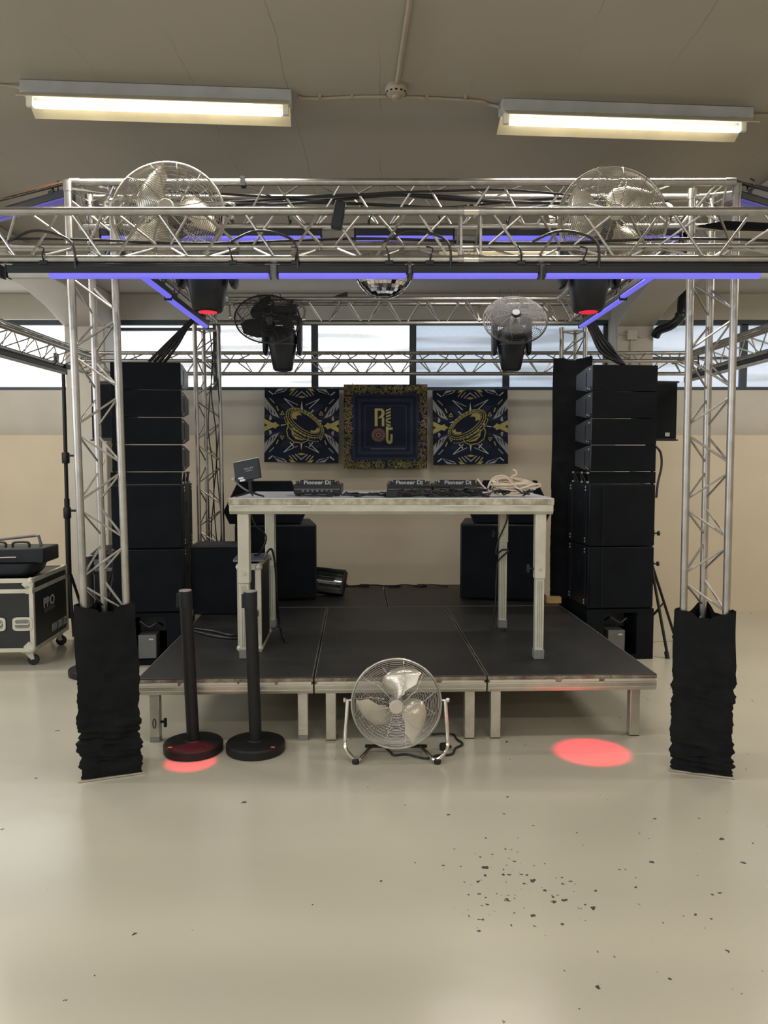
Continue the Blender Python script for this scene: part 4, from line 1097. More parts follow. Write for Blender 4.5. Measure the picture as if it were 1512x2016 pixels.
def amp_base(label, loc, rz, group, w=0.55, h=0.41, d=0.54, flip=1):
    """ lowest cabinet with an open bay showing the amplifier module """
    t = thing('amplifier_cabinet', label, 'amplifier cabinet', loc, rz, group)
    bx = 0.04 * flip
    m = MB()
    m.box((-w / 2 + 0.07, d / 2, h / 2), (0.14, d, h)).box((w / 2 - 0.07, d / 2, h / 2), (0.14, d, h))
    m.box((0, d / 2, h - 0.015), (w - 0.28, d, 0.03)).box((0, d / 2, 0.02), (w - 0.28, d, 0.04)).box((0, d - 0.1, h / 2), (w - 0.28, 0.2, h - 0.07))
    m.build('cabinet', BLKG, t)
    MB().box((0, 0.28, 0.29), (0.22, 0.2, 0.13)).build('connector_box', BLKP, t, bevel=0.01)
    MB().box((-0.02, 0.10, 0.14), (0.14, 0.16, 0.19)).build('amplifier_module', GREYB, t, bevel=0.006)
    MB().box((0.01, 0.0185, 0.2), (0.035, 0.003, 0.012)).build('status_label', WHITEM, t)
    MB().path(smooth_pts([(-0.09, 0.1, 0.30), (-0.07, 0.03, 0.34), (0.0, 0.02, 0.3), (0.06, 0.03, 0.33), (0.09, 0.1, 0.29)], 5), 0.01, 8).build('looped_cable', CABLE, t)
    return t
def stack(side, X, Y, rz, dx_arr):
    s = 'left' if side < 0 else 'right'
    R = Matrix.Rotation(rz, 3, 'Z')
    base = Vector((X, Y, 0))
    amp_base('black %s base cabinet with a grey amplifier module, lowest of the %s stack' % (s, s), base, rz, None, flip=-side)
    z = 0.413
    gs = 'subwoofers of the two loudspeaker stacks'
    sub_box('lower black subwoofer of the %s loudspeaker stack' % s, base + R @ Vector((0, 0, 0)) + Vector((0, 0, z)), rz, gs)
    z += 0.5
    sub_box('upper black subwoofer of the %s loudspeaker stack' % s, base + Vector((0, 0, z)), rz, gs)
    z += 0.5
    t = thing('rigging_frame', 'black rigging frame between array and subwoofers of the %s stack' % s, 'rigging frame', base + Vector((0, 0, z)), rz, 'rigging frames of the two stacks')
    MB().box((0, 0.012, 0.048), (0.53, 0.02, 0.092)).build('front_panel', BLKG, t, bevel=0.003)
    for q in (-1, 1):
        m = MB(); x = q * 0.255
        m.box((x, 0.25, 0.008), (0.02, 0.46, 0.014)).box((x, 0.25, 0.085), (0.02, 0.46, 0.014))
        for i in range(5):
            m.tube((x, 0.05 + i * .09, 0.012), (x, 0.05 + (i + (1 if i % 2 else .4)) * 0.09, 0.084), 0.007, 6)
        m.build('side_lattice', BLK, t)
    m = MB()
    for q in (-1, 1): pins(m, [(q * 0.268, y, zz) for y in (0.05, 0.07, 0.2, 0.42) for zz in (0.01, 0.085)], 0.009)
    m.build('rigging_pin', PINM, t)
    z += 0.098
    ga = 'line array cabinets of the two stacks'
    nm = ['lowest', 'second from the bottom', 'second from the top', 'topmost']
    for i in range(4):
        off = R @ Vector((dx_arr[0] + dx_arr[1] * i, 0.0, 0))
        array_box('black wedge-shaped line array cabinet, %s of four on the %s stack' % (nm[i], s), base + off + Vector((0, 0, z)), rz, ga, tilt=0.0)
        z += 0.2095
    return z
lx = (at(355, 1000, 5.9).x + at(219, 1000, 5.9).x) / 2
stack(-1, lx, 5.92, math.radians(6.0), (0.012, 0.0))
rx_ = (at(1160, 1000, 6.09).x + at(1292, 1000, 6.09).x) / 2
stack(1, rx_, 6.09, math.radians(4.5), (0.0, 0.0))
cable('stack_cable', 'black cable looping down the right side of the right loudspeaker stack', [(rx_ + 0.25, 6.12, 1.72), (rx_ + 0.30, 6.12, 1.66), (rx_ + 0.31, 6.12, 1.55), (rx_ + 0.285, 6.12, 1.42), (rx_ + 0.275, 6.12, 1.30)], 0.009)
# stage subs with monitors on top
def stage_sub(label, c, rz, group, w=0.66, h=0.665, d=0.70):
    t = thing('subwoofer', label, 'loudspeaker', c, rz, group)
    MB().box((0, d / 2 + 0.012, h / 2 + 0.008), (w, d, h - 0.012)).build('cabinet', BLKP, t, bevel=0.012)
    MB().box((0, 0.006, h / 2 + 0.008), (w - 0.03, 0.014, h - 0.04)).build('front_grille', BLKG, t, bevel=0.004)
    for s in (-1, 1):
        MB().box((s * (w / 2 + 0.002), 0.3, h * 0.6), (0.006, 0.17, 0.09)).build('side_handle', BLK, t, bevel=0.002)
        for y in (0.06, d - 0.06): MB().lathe([(0.02, 0), (0.022, 0.012)], (s * (w / 2 - 0.06), y, -0.001), 12).build('rubber_foot', RUB, t)
    MB().lathe([(0.018, 0), (0.018, 0.003)], (0, d / 2, h), 14).build('pole_socket', BLKS, t)
    return t
def wedge(label, c, rz, group, w=0.66, h=0.36, d=0.52, taper=0.1):
    """ stage monitor: cabinet whose ends are cut off obliquely """
    t = thing('stage_monitor', label, 'loudspeaker', c, rz, group)
    b, tp = w / 2, w / 2 - taper
    out = [(-b + 0.05, 0.0), (-b, 0.11), (-tp, h), (tp, h), (b, 0.11), (b - 0.05, 0.0)]
    m = MB()
    m.rings([[(x, 0.0 + 0.02, z) for x, z in out], [(x * 0.86, d, z * 0.8) for x, z in out]])
    m.build('cabinet', BLKP, t, bevel=0.006)
    MB().prism([(x * 0.97, 0.018, z * 0.96 + 0.006) for x, z in out], (0, -0.016, 0)).build('front_grille', BLKG, t)
    MB().box((0, 0.2, h * 0.93), (0.2, 0.1, 0.01)).build('top_handle', BLK, t)
    return t
gsub = 'large subwoofers standing on the stage against the wall'
gmon = 'stage monitors lying on the large subwoofers'
a = onz(583, 1187, ZST)
stage_sub('large black subwoofer on the stage behind the left part of the table', (-0.93, 6.60, ZST), math.radians(10), gsub, w=0.70)
stage_sub('large black subwoofer on the stage behind the right part of the table', (1.02, 6.62, ZST), math.radians(-9), gsub, w=0.72, h=0.67)
wedge('black stage monitor on the left large subwoofer, behind the small tilted monitor', (-1.03, 6.66, ZST + 0.672), math.radians(8), gmon, w=0.72, h=0.375, taper=0.13)
wedge('black stage monitor on the right large subwoofer, mostly behind the white cable heap', (1.09, 6.66, ZST + 0.677), math.radians(-8), gmon, w=0.72, h=0.375, taper=0.13)
# dark equipment between left stack and table
t = thing('equipment_case', 'low plain black case on the stage before the bare tower', 'case', (-1.315, 6.02, ZST), math.radians(3))
MB().box((0, 0.16, 0.27), (0.40, 0.30, 0.53)).build('body', BLKG, t, bevel=0.006)
MB().box((0, 0.16, 0.546), (0.406, 0.306, 0.02)).build('lid', BLK, t, bevel=0.003)
cable('stage_cable', 'black cable with a light plug lying across the left front deck', [onz(380, 1237, ZST + .008), onz(420, 1243, ZST + .008), onz(450, 1250, ZST + .008), onz(472, 1250, ZST + .008)], 0.008)
cable('stage_cable', 'second black cable lying across the left front deck, slightly nearer the edge', [onz(360, 1236, ZST + .008), onz(410, 1250, ZST + .008), onz(450, 1256, ZST + .008), onz(478, 1256, ZST + .008)], 0.008)
# ================================================================ CASE UNDER THE TABLE
t = thing('rack_case', 'slim black rack case with aluminium edges standing under the left end of the table', 'flight case', (-0.86, 4.86, ZST), math.radians(2))
W, D, H = 0.15, 0.52, 0.565
MB().box((0, D / 2, H / 2), (W - 0.01, D - 0.01, H - 0.01)).build('body', BLKP, t)
m = MB()
for x in (-W / 2 + 0.008, W / 2 - 0.008):
    m.box((x, D / 2, H - 0.008), (0.018, D, 0.018)).box((x, D / 2, 0.008), (0.018, D, 0.018))
    for y in (0.008, D - 0.008): m.box((x, y, H / 2), (0.018, 0.018, H))
for y in (0.008, D - 0.008):
    for z in (0.008, H - 0.008): m.box((0, y, z), (W, 0.018, 0.018))
m.box((0, -0.001, H - 0.02), (W, 0.008, 0.035)).box((W / 2 - 0.018, -0.001, H / 2), (0.036, 0.008, H))
m.build('edge_profile', ALU_D, t)
for x in (-1, 1):
    for z in (0.02, H - 0.02):
        for y in (0.01, D - 0.01): MB().lathe([(0.001, -0.024), (0.016, -0.018), (0.024, 0), (0.016, 0.018), (0.001, 0.024)], (x * (W / 2 - 0.012), y, z), 10).build('ball_corner', ALU_D, t, smooth=60)
m = MB()
for z in (0.12, 0.27): m.box((0.035, -0.006, z), (0.035, 0.012, 0.008))
m.box((0.05, -0.008, 0.2), (0.008, 0.016, 0.16))
m.build('latch', BADGE, t)
t = thing('laptop', 'closed dark grey laptop lying on the slim case under the table', 'laptop', (-0.87, 4.88, ZST + 0.569), math.radians(4))
MB().box((0, 0.21, 0.006), (0.20, 0.32, 0.011)).build('base', GREYP, t, bevel=0.003)
MB().box((0, 0.21, 0.0155), (0.20, 0.32, 0.007)).build('lid', mat('slate_laptop_lid', (0.10, 0.115, 0.16), 0.3), t, bevel=0.002)
cable('rack_cable', 'black cable hanging down behind the slim case to the stage', [(-0.80, 5.2, 0.97), (-0.765, 5.22, 0.99), (-0.745, 5.25, 0.85), (-0.742, 5.28, 0.62), (-0.73, 5.32, 0.45), (-0.70, 5.25, ZST + 0.01), (-0.66, 5.1, ZST + 0.01)], 0.008)
cable('rack_cable', 'thin black cable draped from the table onto the laptop', [(-0.89, 5.10, 1.26), (-0.86, 5.15, 1.16), (-0.80, 5.2, 1.08), (-0.83, 5.12, 0.98), (-0.86, 5.02, 0.978)], 0.007)
# floodlight
fq = onz(652, 1160, ZST)
t = thing('strobe_light', 'black strobe light with a bright reflector leaning against the left large subwoofer', 'strobe light', (fq.x, 6.93, ZST), math.radians(-10))
R_ = Matrix.Rotation(math.radians(-24), 4, 'X') @ Matrix.Rotation(math.radians(5), 4, 'Y')
T_ = Matrix.Translation((0, 0, 0.125)) @ R_
m = MB()
w, h = 0.30, 0.225
for a in ((0, h / 2 - 0.01, w, 0.022), (0, -h / 2 + 0.01, w, 0.022)): m.box((a[0], 0, a[1]), (a[2], 0.09, a[3]))
for s in (-1, 1): m.box((s * (w / 2 - 0.01), 0, 0), (0.02, 0.09, h - 0.04))
m.box((0, 0.05, 0), (w, 0.02, h))
xf(m, T_).build('housing', BLKP, t, bevel=0.003)
m = MB(); rs = []
for i in range(9):
    a = -1 + 2 * i / 8
    rs.append((a * (h / 2 - 0.02), 0.035 - 0.06 * a * a))
for i in range(8):
    m.poly([(-w / 2 + 0.02, rs[i][1], rs[i][0]), (w / 2 - 0.02, rs[i][1], rs[i][0]), (w / 2 - 0.02, rs[i + 1][1], rs[i + 1][0]), (-w / 2 + 0.02, rs[i + 1][1], rs[i + 1][0])])
xf(m, T_).build('reflector', STROBEM, t)
xf(MB().path([(-w / 2 + 0.03, 0.0, 0), (w / 2 - 0.03, 0.0, 0)], 0.006, 10), T_).build('flash_tube', WHITEM, t)
xf(MB().path([(-w / 2 - 0.012, 0.02, 0), (-w / 2 - 0.012, 0.10, 0), (w / 2 + 0.012, 0.10, 0), (w / 2 + 0.012, 0.02, 0)], 0.007, 6), T_).build('bracket', BLKP, t)
cable('wall_cable', 'thin black cable lying along the wall foot behind the stage, left part', [(-0.48, 7.25, ZST + .006), (-0.4, 7.38, ZST + .006), (-0.28, 7.40, ZST + .006), (-0.1, 7.38, ZST + .02), (0.0, 7.40, ZST + .008), (0.16, 7.38, ZST + .006)], 0.006)
cable('wall_cable', 'thin black cable lying along the wall foot behind the stage, right part', [(0.05, 7.34, ZST + .006), (0.2, 7.40, ZST + .02), (0.34, 7.37, ZST + .008), (0.46, 7.4, ZST + .02), (0.62, 7.38, ZST + .006)], 0.006)
t = tag(MB().box((0, 0, 0.012), (0.09, 0.03, 0.024)).path([(-0.045, 0, 0.012), (-0.09, 0.01, 0.008)], 0.006, 6).build('cable_connector', RUB, None, bevel=0.003), 'black inline connector at the wall foot, left of the middle', 'connector')
t.location = (-0.19, 7.40, ZST)
t2 = copy_tree(t, loc=(0.37, 7.40, ZST), label='black inline connector at the wall foot, right of the middle')
q = onz(1092, 1189, ZST)
t = tag(MB().box((0, 0, 0.028), (0.125, 0.06, 0.056)).build('timber_block', TIMBER, None, bevel=0.003), 'short pale timber block on the stage right of the table leg', 'timber block')
t.location = (q.x, q.y + 0.05, ZST)
# ================================================================ STANCHIONS
def stanchion(label, c, h=0.90, lean=0.0, group='black barrier posts with round bases', ry=0.0, top=True, sticker=True):
    t = thing('barrier_post', label, 'barrier post', c, 0, group)
    MB().lathe([(0.155, 0.0), (0.161, 0.006), (0.162, 0.044), (0.156, 0.053), (0.13, 0.057), (0.045, 0.060), (0.04, 0.065)], (0, 0, 0), 48).build('base', STANM, t, bevel=0)
    L = lean
    MB().tube((0, 0, 0.06), (L, 0, h), 0.034, 28).build('post', STANM, t)
    MB().tube((L, 0, h - 0.085), (L, 0, h), 0.037, 28).box((L - 0.04, 0, h - 0.05), (0.012, 0.03, 0.075)).build('belt_cassette', BLKP, t)
    MB().tube((L, 0, h), (L, 0, h + 0.006), 0.033, 28).build('top_cap', BADGE, t)
    MB().box((L + 0.036, -0.0, h - 0.12), (0.012, 0.02, 0.03)).build('belt_clip', BLK, t)
    if sticker:
        MB().box((ry, -0.105, 0.0585), (0.022, 0.018, 0.002)).build('red_sticker', REDST, t)
    return t
p = onz(381, 1478, 0)
stanchion('black barrier post standing in the left red light spot in front of the stage', (p.x, p.y, 0), 0.89, -0.03, ry=-0.10)
p = onz(509, 1465, 0)
stanchion('black barrier post in front of the left deck, just left of the floor fan', (p.x, 4.15, 0), 0.885, -0.02, ry=0.11)
stanchion('black barrier post half hidden behind the cover of the left front tower', (-2.19, 5.66, 0), 0.89, 0.0, sticker=False)
# ================================================================ SPEAKERS ON TRIPODS AND STANDS
def tripod(name, label, cat, c, h, legr, hub, ang0, group, r=0.018):
    t = thing(name, label, cat, c, 0, group)
    MB().tube((0, 0, 0.22), (0, 0, hub + 0.3), r, 14).build('lower_pole', STANM, t)
    MB().tube((0, 0, hub + 0.25), (0, 0, h), r * 0.75, 14).build('upper_pole', STANM, t)
    for z in (hub, hub + 0.26): MB().lathe([(0.02, -0.03), (0.03, -0.025), (0.03, 0.025), (0.02, 0.03)], (0, 0, z), 14).tube((0, 0, z), (0.06, 0, z), 0.007, 8).lathe([(0.02, -0.008), (0.022, 0), (0.02, 0.008)], (0.065, 0, z), 10, Matrix.Rotation(PI / 2, 3, 'Y')).build('lock_knob', BLKP, t)
    for k in range(3):
        a = math.radians(ang0 + 120 * k); ca, sa = math.cos(a), math.sin(a)
        lg = MB().path([(0.02 * ca, 0.02 * sa, hub), (legr * ca, legr * sa, 0.02)], 0.012, 10).build('leg', STANM, t)
        MB().path([(legr * ca * .93, legr * sa * .93, 0.05), (legr * ca, legr * sa, 0.0)], 0.018, 10).build('rubber_foot', RUB, lg)
        MB().path([(0.015 * ca, 0.015 * sa, 0.25), (legr * .5 * ca, legr * .5 * sa, hub * .5)], 0.008, 8).build('brace', STANM, t)
    return t
def pole_speaker(label, c, rz, group, badge=True):
    t = thing('pole_speaker', label, 'loudspeaker', c, rz, group)
    w, h, d = 0.33, 0.475, 0.32
    m = MB().prism([(-w / 2, 0, 0), (w / 2, 0, 0), (w / 2 - 0.02, 0.15, 0), (w / 2 - 0.09, d, 0), (-w / 2 + 0.09, d, 0), (-w / 2 + 0.02, 0.15, 0)], (0, 0, h))
    m.build('cabinet', BLKP, t, bevel=0.006)
    MB().box((0, -0.006, h / 2), (w - 0.02, 0.014, h - 0.04)).build('front_grille', BLKG, t, bevel=0.004)
    m = MB()
    for z in (0.0, h): m.box((0, 0.02, z), (w + 0.012, 0.07, 0.012))
    m.build('trim_lip', BLK, t)
    if badge: MB().box((w / 2 - 0.09, -0.014, 0.045), (0.04, 0.003, 0.03)).build('maker_badge', BADGE, t)
    MB().tube((0, 0.15, -0.05), (0, 0.15, 0), 0.025, 14).build('pole_cup', BLK, t)
    return t
tg = 'tripod stands carrying loudspeakers behind the stacks'
tripod('speaker_tripod', 'black tripod stand showing its legs behind the right loudspeaker stack', 'speaker stand', (2.265, 6.5, 0), 1.76, 0.38, 0.72, 274, tg)
tripod('speaker_tripod', 'black tripod stand behind the left loudspeaker stack', 'speaker stand', (-2.275, 6.5, 0), 1.76, 0.38, 0.72, 266, tg)
sg2 = 'loudspeakers on tripods behind the stacks'
pole_speaker('black loudspeaker with a small silver badge, on a tripod right behind the right stack', (2.265 - 0.012, 6.352, 1.765), math.radians(10), sg2)
pole_speaker('black loudspeaker on a tripod left behind the left stack', (-2.275 + 0.022, 6.353, 1.765), math.radians(-12), sg2, badge=False)
# light stand holding the outer truss
t = thing('crank_stand', 'thin tall black crank stand under the receding truss at the left window', 'stand', (-2.89, 7.0, 0))
MB().tube((0, 0, 0.15), (0, 0, 1.25), 0.024, 14).build('lower_mast', STANM, t)
MB().tube((0, 0, 1.1), (0, 0, 2.43), 0.017, 14).build('upper_mast', STANM, t)
for z in (1.12, 1.62): MB().lathe([(0.03, -0.05), (0.034, -0.04), (0.034, 0.04), (0.03, 0.05)], (0, 0, z), 14).box((0.05, 0, z + 0.02), (0.06, 0.02, 0.02)).build('mast_collar', BLKP, t)
MB().box((0, 0, 2.44), (0.10, 0.12, 0.04)).box((-0.06, 0, 2.5), (0.02, 0.08, 0.12)).build('truss_fork', BLKP, t, bevel=0.003)
for k in range(3):
    a = math.radians(60 + 120 * k)
    MB().path([(0.02 * math.cos(a), 0.02 * math.sin(a), 0.55), (0.2 * math.cos(a), 0.2 * math.sin(a), 0.015)], 0.014, 8).build('leg', STANM, t)
cable('stand_cable', 'cream cable dangling beside the crank stand by the left pilaster', [(-2.76, 7.55, 2.2), (-2.77, 7.55, 1.9), (-2.74, 7.5, 1.65), (-2.70, 7.45, 1.6), (-2.74, 7.45, 1.5), (-2.76, 7.5, 1.3), (-2.73, 7.5, 1.0), (-2.70, 7.45, 0.9), (-2.74, 7.4, 0.8)], 0.006, CREAMC)
# ================================================================ FLIGHT CASES
def recess_handle(t, c, R, name='recessed_handle'):
    m = MB()
    M3 = R
    def P(x, y, z): return Vector(c) + M3 @ Vector((x, y, z))
    w, h = 0.15, 0.105
    out, inn = [], []
    for j in range(24):
        a = 2 * PI * j / 24; cc, ss = math.cos(a), math.sin(a)
        k = 2 / 5
        out.append((w / 2 * (1 if cc >= 0 else -1) * abs(cc) ** k, h / 2 * (1 if ss >= 0 else -1) * abs(ss) ** k))
    r0 = [P(x, -0.004, z) for x, z in out]; r1 = [P(x * .74, -0.006, z * .68) for x, z in out]; r2 = [P(x * .70, 0.004, z * .62) for x, z in out]
    m.rings([r0, r1, r2], caps=False); m.poly([P(x, 0.0, z) for x, z in out][::-1])
    o = m.build(name, ALU_D, t)
    m = MB(); m.poly([P(x * .7, -0.001, z * .62) for x, z in out]); m.build('handle_dish', GREYP, o)
    m = MB(); m.path([P(-0.048, -0.004, 0.012), P(-0.048, -0.012, 0.0), P(0.048, -0.012, 0.0), P(0.048, -0.004, 0.012)], 0.007, 8); m.build('handle_bar', ALU_D, o)
def flight_case(label, c, rz, W, D, H, lid, group, txt=False, handles=True, dark=False):
    """ origin: right front bottom corner of the body at floor level; body extends to -x and +y """
    t = thing('flight_case', label, 'flight case', c, rz, group)
    z0 = 0.12; z1 = H
    EM = ALU_D if not dark else GREYB
    MB().box((-W / 2, D / 2, (z0 + z1) / 2), (W - 0.012, D - 0.012, z1 - z0 - 0.012)).build('body', mat('black_laminate', (0.012, 0.016, 0.018), 0.4, 0, (0.017, 0.021, 0.024), 5), t)
    m = MB(); e = 0.032
    for x in (-0.0, -W):
        sx = -1 if x == 0 else 1
        for y in (0, D):
            sy = 1 if y == 0 else -1
            m.box((x + sx * e / 2, y + sy * 0.002, (z0 + z1) / 2), (e, 0.006, z1 - z0))
            m.box((x + sx * 0.002, y + sy * e / 2, (z0 + z1) / 2), (0.006, e, z1 - z0))
    for z in (z0 + e / 2, z1 - e / 2, z1 - lid - 0.03):
        for y in (0, D): m.box((-W / 2, y + (0.002 if y == 0 else -0.002), z), (W, 0.006, e))
        for x in (0, -W): m.box((x + (-0.002 if x == 0 else 0.002), D / 2, z), (0.006, D, e))
    for y in (0.012, D - 0.012): m.box((-W / 2, y, z1 - 0.002), (W, 0.024, 0.006))
    for x in (-0.012, -W + 0.012): m.box((x, D / 2, z1 - 0.002), (0.024, D, 0.006))
    m.build('edge_profile', EM, t, bevel=0.0015)
    for x, sx in ((0, -1), (-W, 1)):
        for y, sy in ((0, 1), (D, -1)):
            for z, szz in ((z0, 1), (z1, -1)):
                m = MB()
                m.lathe([(0.001, -0.03), (0.02, -0.024), (0.03, -0.008), (0.03, 0.008), (0.02, 0.024), (0.001, 0.03)], (x + sx * 0.022, y + sy * 0.022, z + szz * 0.022), 12)
                m.box((x + sx * .045, y - sy * 0.002, z + szz * .045), (0.06, 0.005, 0.05), M=Matrix.Rotation(0.78 * sx * szz, 3, 'Y'))
                if szz < 0: m.box((x + sx * .03, y - sy * .002, z1 - lid - 0.02), (0.05, 0.005, 0.06))
                m.build('ball_corner', EM, t, smooth=50)
    for x in (-0.07, -W + 0.07):
        for y in (0.08, D - 0.08):
            ct = MB().box((x, y, z0 - 0.012), (0.09, 0.09, 0.012)).prism([(x - 0.03, y - 0.025, z0 - 0.018), (x + 0.035, y - 0.025, z0 - 0.018), (x + 0.045, y - 0.025, 0.05), (x + 0.02, y - 0.025, 0.045)], (0, 0.05, 0)).build('caster', EM, t)
            MB().lathe([(0.03, -0.016), (0.042, -0.012), (0.042, 0.012), (0.03, 0.016)], (x + 0.03, y, 0.042), 20, Matrix.Rotation(PI / 2, 3, 'X')).build('wheel', RUB, ct)
    if handles:
        for x in (-0.085, -0.085 - 0.20, -W + 0.1): recess_handle(t, (x, 0, z0 + 0.22), Matrix.Identity(3))
    if txt:
        text_mesh('PRO', 0.105, (0.0015, D * 0.42, z0 + 0.335), RIGHTF, LETTER, 'maker_lettering', t, 0.0008, 1.25, 0.004)
        text_mesh('SOLUTIONS', 0.042, (0.0015, D * 0.42, z0 + 0.275), RIGHTF, GREYB, 'small_lettering', t, 0.0008, 1.1, 0.0008)
        text_mesh('BSW 300 LED', 0.088, (0.0015, D * 0.71, z0 + 0.10), RIGHTF, LETTER, 'model_lettering', t, 0.0008, 0.72, 0.003)
    return t
flight_case('black flight case on castors with bright edges and white lettering at the left edge', (-2.70, 5.86, 0), math.radians(4.5), 0.75, 0.80, 0.69, 0.065, 'flight cases left of the stage', txt=True)
flight_case('second darker flight case farther back behind the crank stand and left tower', (-2.05, 7.17, 0), 0, 0.70, 0.48, 0.67, 0.065, 'flight cases left of the stage', handles=False, dark=True)
# moving light lying on the case
c = Vector((-2.98, 6.08, 0.692))
t = thing('stage_light', 'black stage light with carrying handles lying on the flight case at the left edge', 'stage light', c, math.radians(4))
MB().rings([sup(0.20, 0.16, 0.0, e=5), sup(0.23, 0.19, 0.03, e=5), sup(0.26, 0.19, 0.10, e=5)]).build('body', BLKP, t, smooth=50)
MB().box((0.06, 0.05, 0.16), (0.50, 0.34, 0.12)).build('upper_housing', BLKP, t, bevel=0.012)
for x in (-0.08, 0.10):
    MB().path(smooth_pts([(x - 0.06, -0.02, 0.21), (x - 0.055, -0.02, 0.255), (x + 0.055, -0.02, 0.255), (x + 0.06, -0.02, 0.21)], 5), 0.010, 8).build('carrying_handle', BLK, t)
MB().path([(-0.2, 0.1, 0.21), (-0.2, 0.1, 0.26), (0.16, 0.08, 0.30), (0.20, 0.08, 0.30), (0.22, 0.08, 0.22)], 0.012, 8).build('mounting_bracket', GREYB, t)
MB().path(smooth_pts([(-0.1, -0.165, 0.14), (0.0, -0.175, 0.155), (0.12, -0.175, 0.158)], 4), 0.004, 6).build('bright_cable_tie', LETTER, t)
t = thing('lighting_console', 'flat black lighting console on the farther flight case by the left tower', 'console', (-2.42, 7.3, 0.672), math.radians(3))
MB().prism([(-0.34, -0.12, 0), (-0.34, -0.12, 0.05), (-0.34, 0.2, 0.10), (-0.34, 0.2, 0)], (0.68, 0, 0)).build('housing', BLKP, t, bevel=0.004)
for i in range(10):
    MB().box((-0.28 + i * 0.06, -0.02, 0.072), (0.014, 0.03, 0.012)).build('fader_knob', GREYB if i % 2 else BADGE, t)
c = (-2.55, 6.75, 0)
# ================================================================ WALL PANELS
def art(t, W, H, elems, mats, y=-0.0125, lay=0.00035):
    """ elems: (kind, points/args, material index); drawn as thin printed shapes on the panel face """
    m = MB(); k = 0
    def P(u, v, yy): return ((u - 0.5) * W, yy, (v - 0.5) * H)
    for e in elems:
        k += 1; yy = y - 0.00035 - 0.000025 * (k % 7) - 0.0003 * e[3] if len(e) > 3 else y - lay
        if e[0] == 'p':
            m.poly([P(a, b, yy) for a, b in e[1]], e[2])
        elif e[0] == 's':                                   # stroke along points, width in u
            pts, wd = e[1]
            for i in range(len(pts) - 1):
                a, b = Vector((pts[i][0] * W, pts[i][1] * H)), Vector((pts[i + 1][0] * W, pts[i + 1][1] * H))
                d = (b - a)
                if d.length < 1e-6: continue
                d.normalize(); nn = Vector((-d.y, d.x)) * wd * W / 2; ex = d * wd * W * 0.3
                q = [a - ex + nn, b + ex + nn, b + ex - nn, a - ex - nn]
                m.add([(p.x - W / 2, yy, p.y - H / 2) for p in q], [(3, 2, 1, 0)], e[2])
    return m.build('printed_artwork', mats, t, smooth=0)
def ell(cx, cy, a, b, rot, n=28, f0=0.0, f1=1.0):
    out = []
    for i in range(n + 1):
        q = 2 * PI * (f0 + (f1 - f0) * i / n)
        x, y = a * math.cos(q), b * math.sin(q)
        out.append((cx + x * math.cos(rot) - y * math.sin(rot), cy + x * math.sin(rot) + y * math.cos(rot)))
    return out
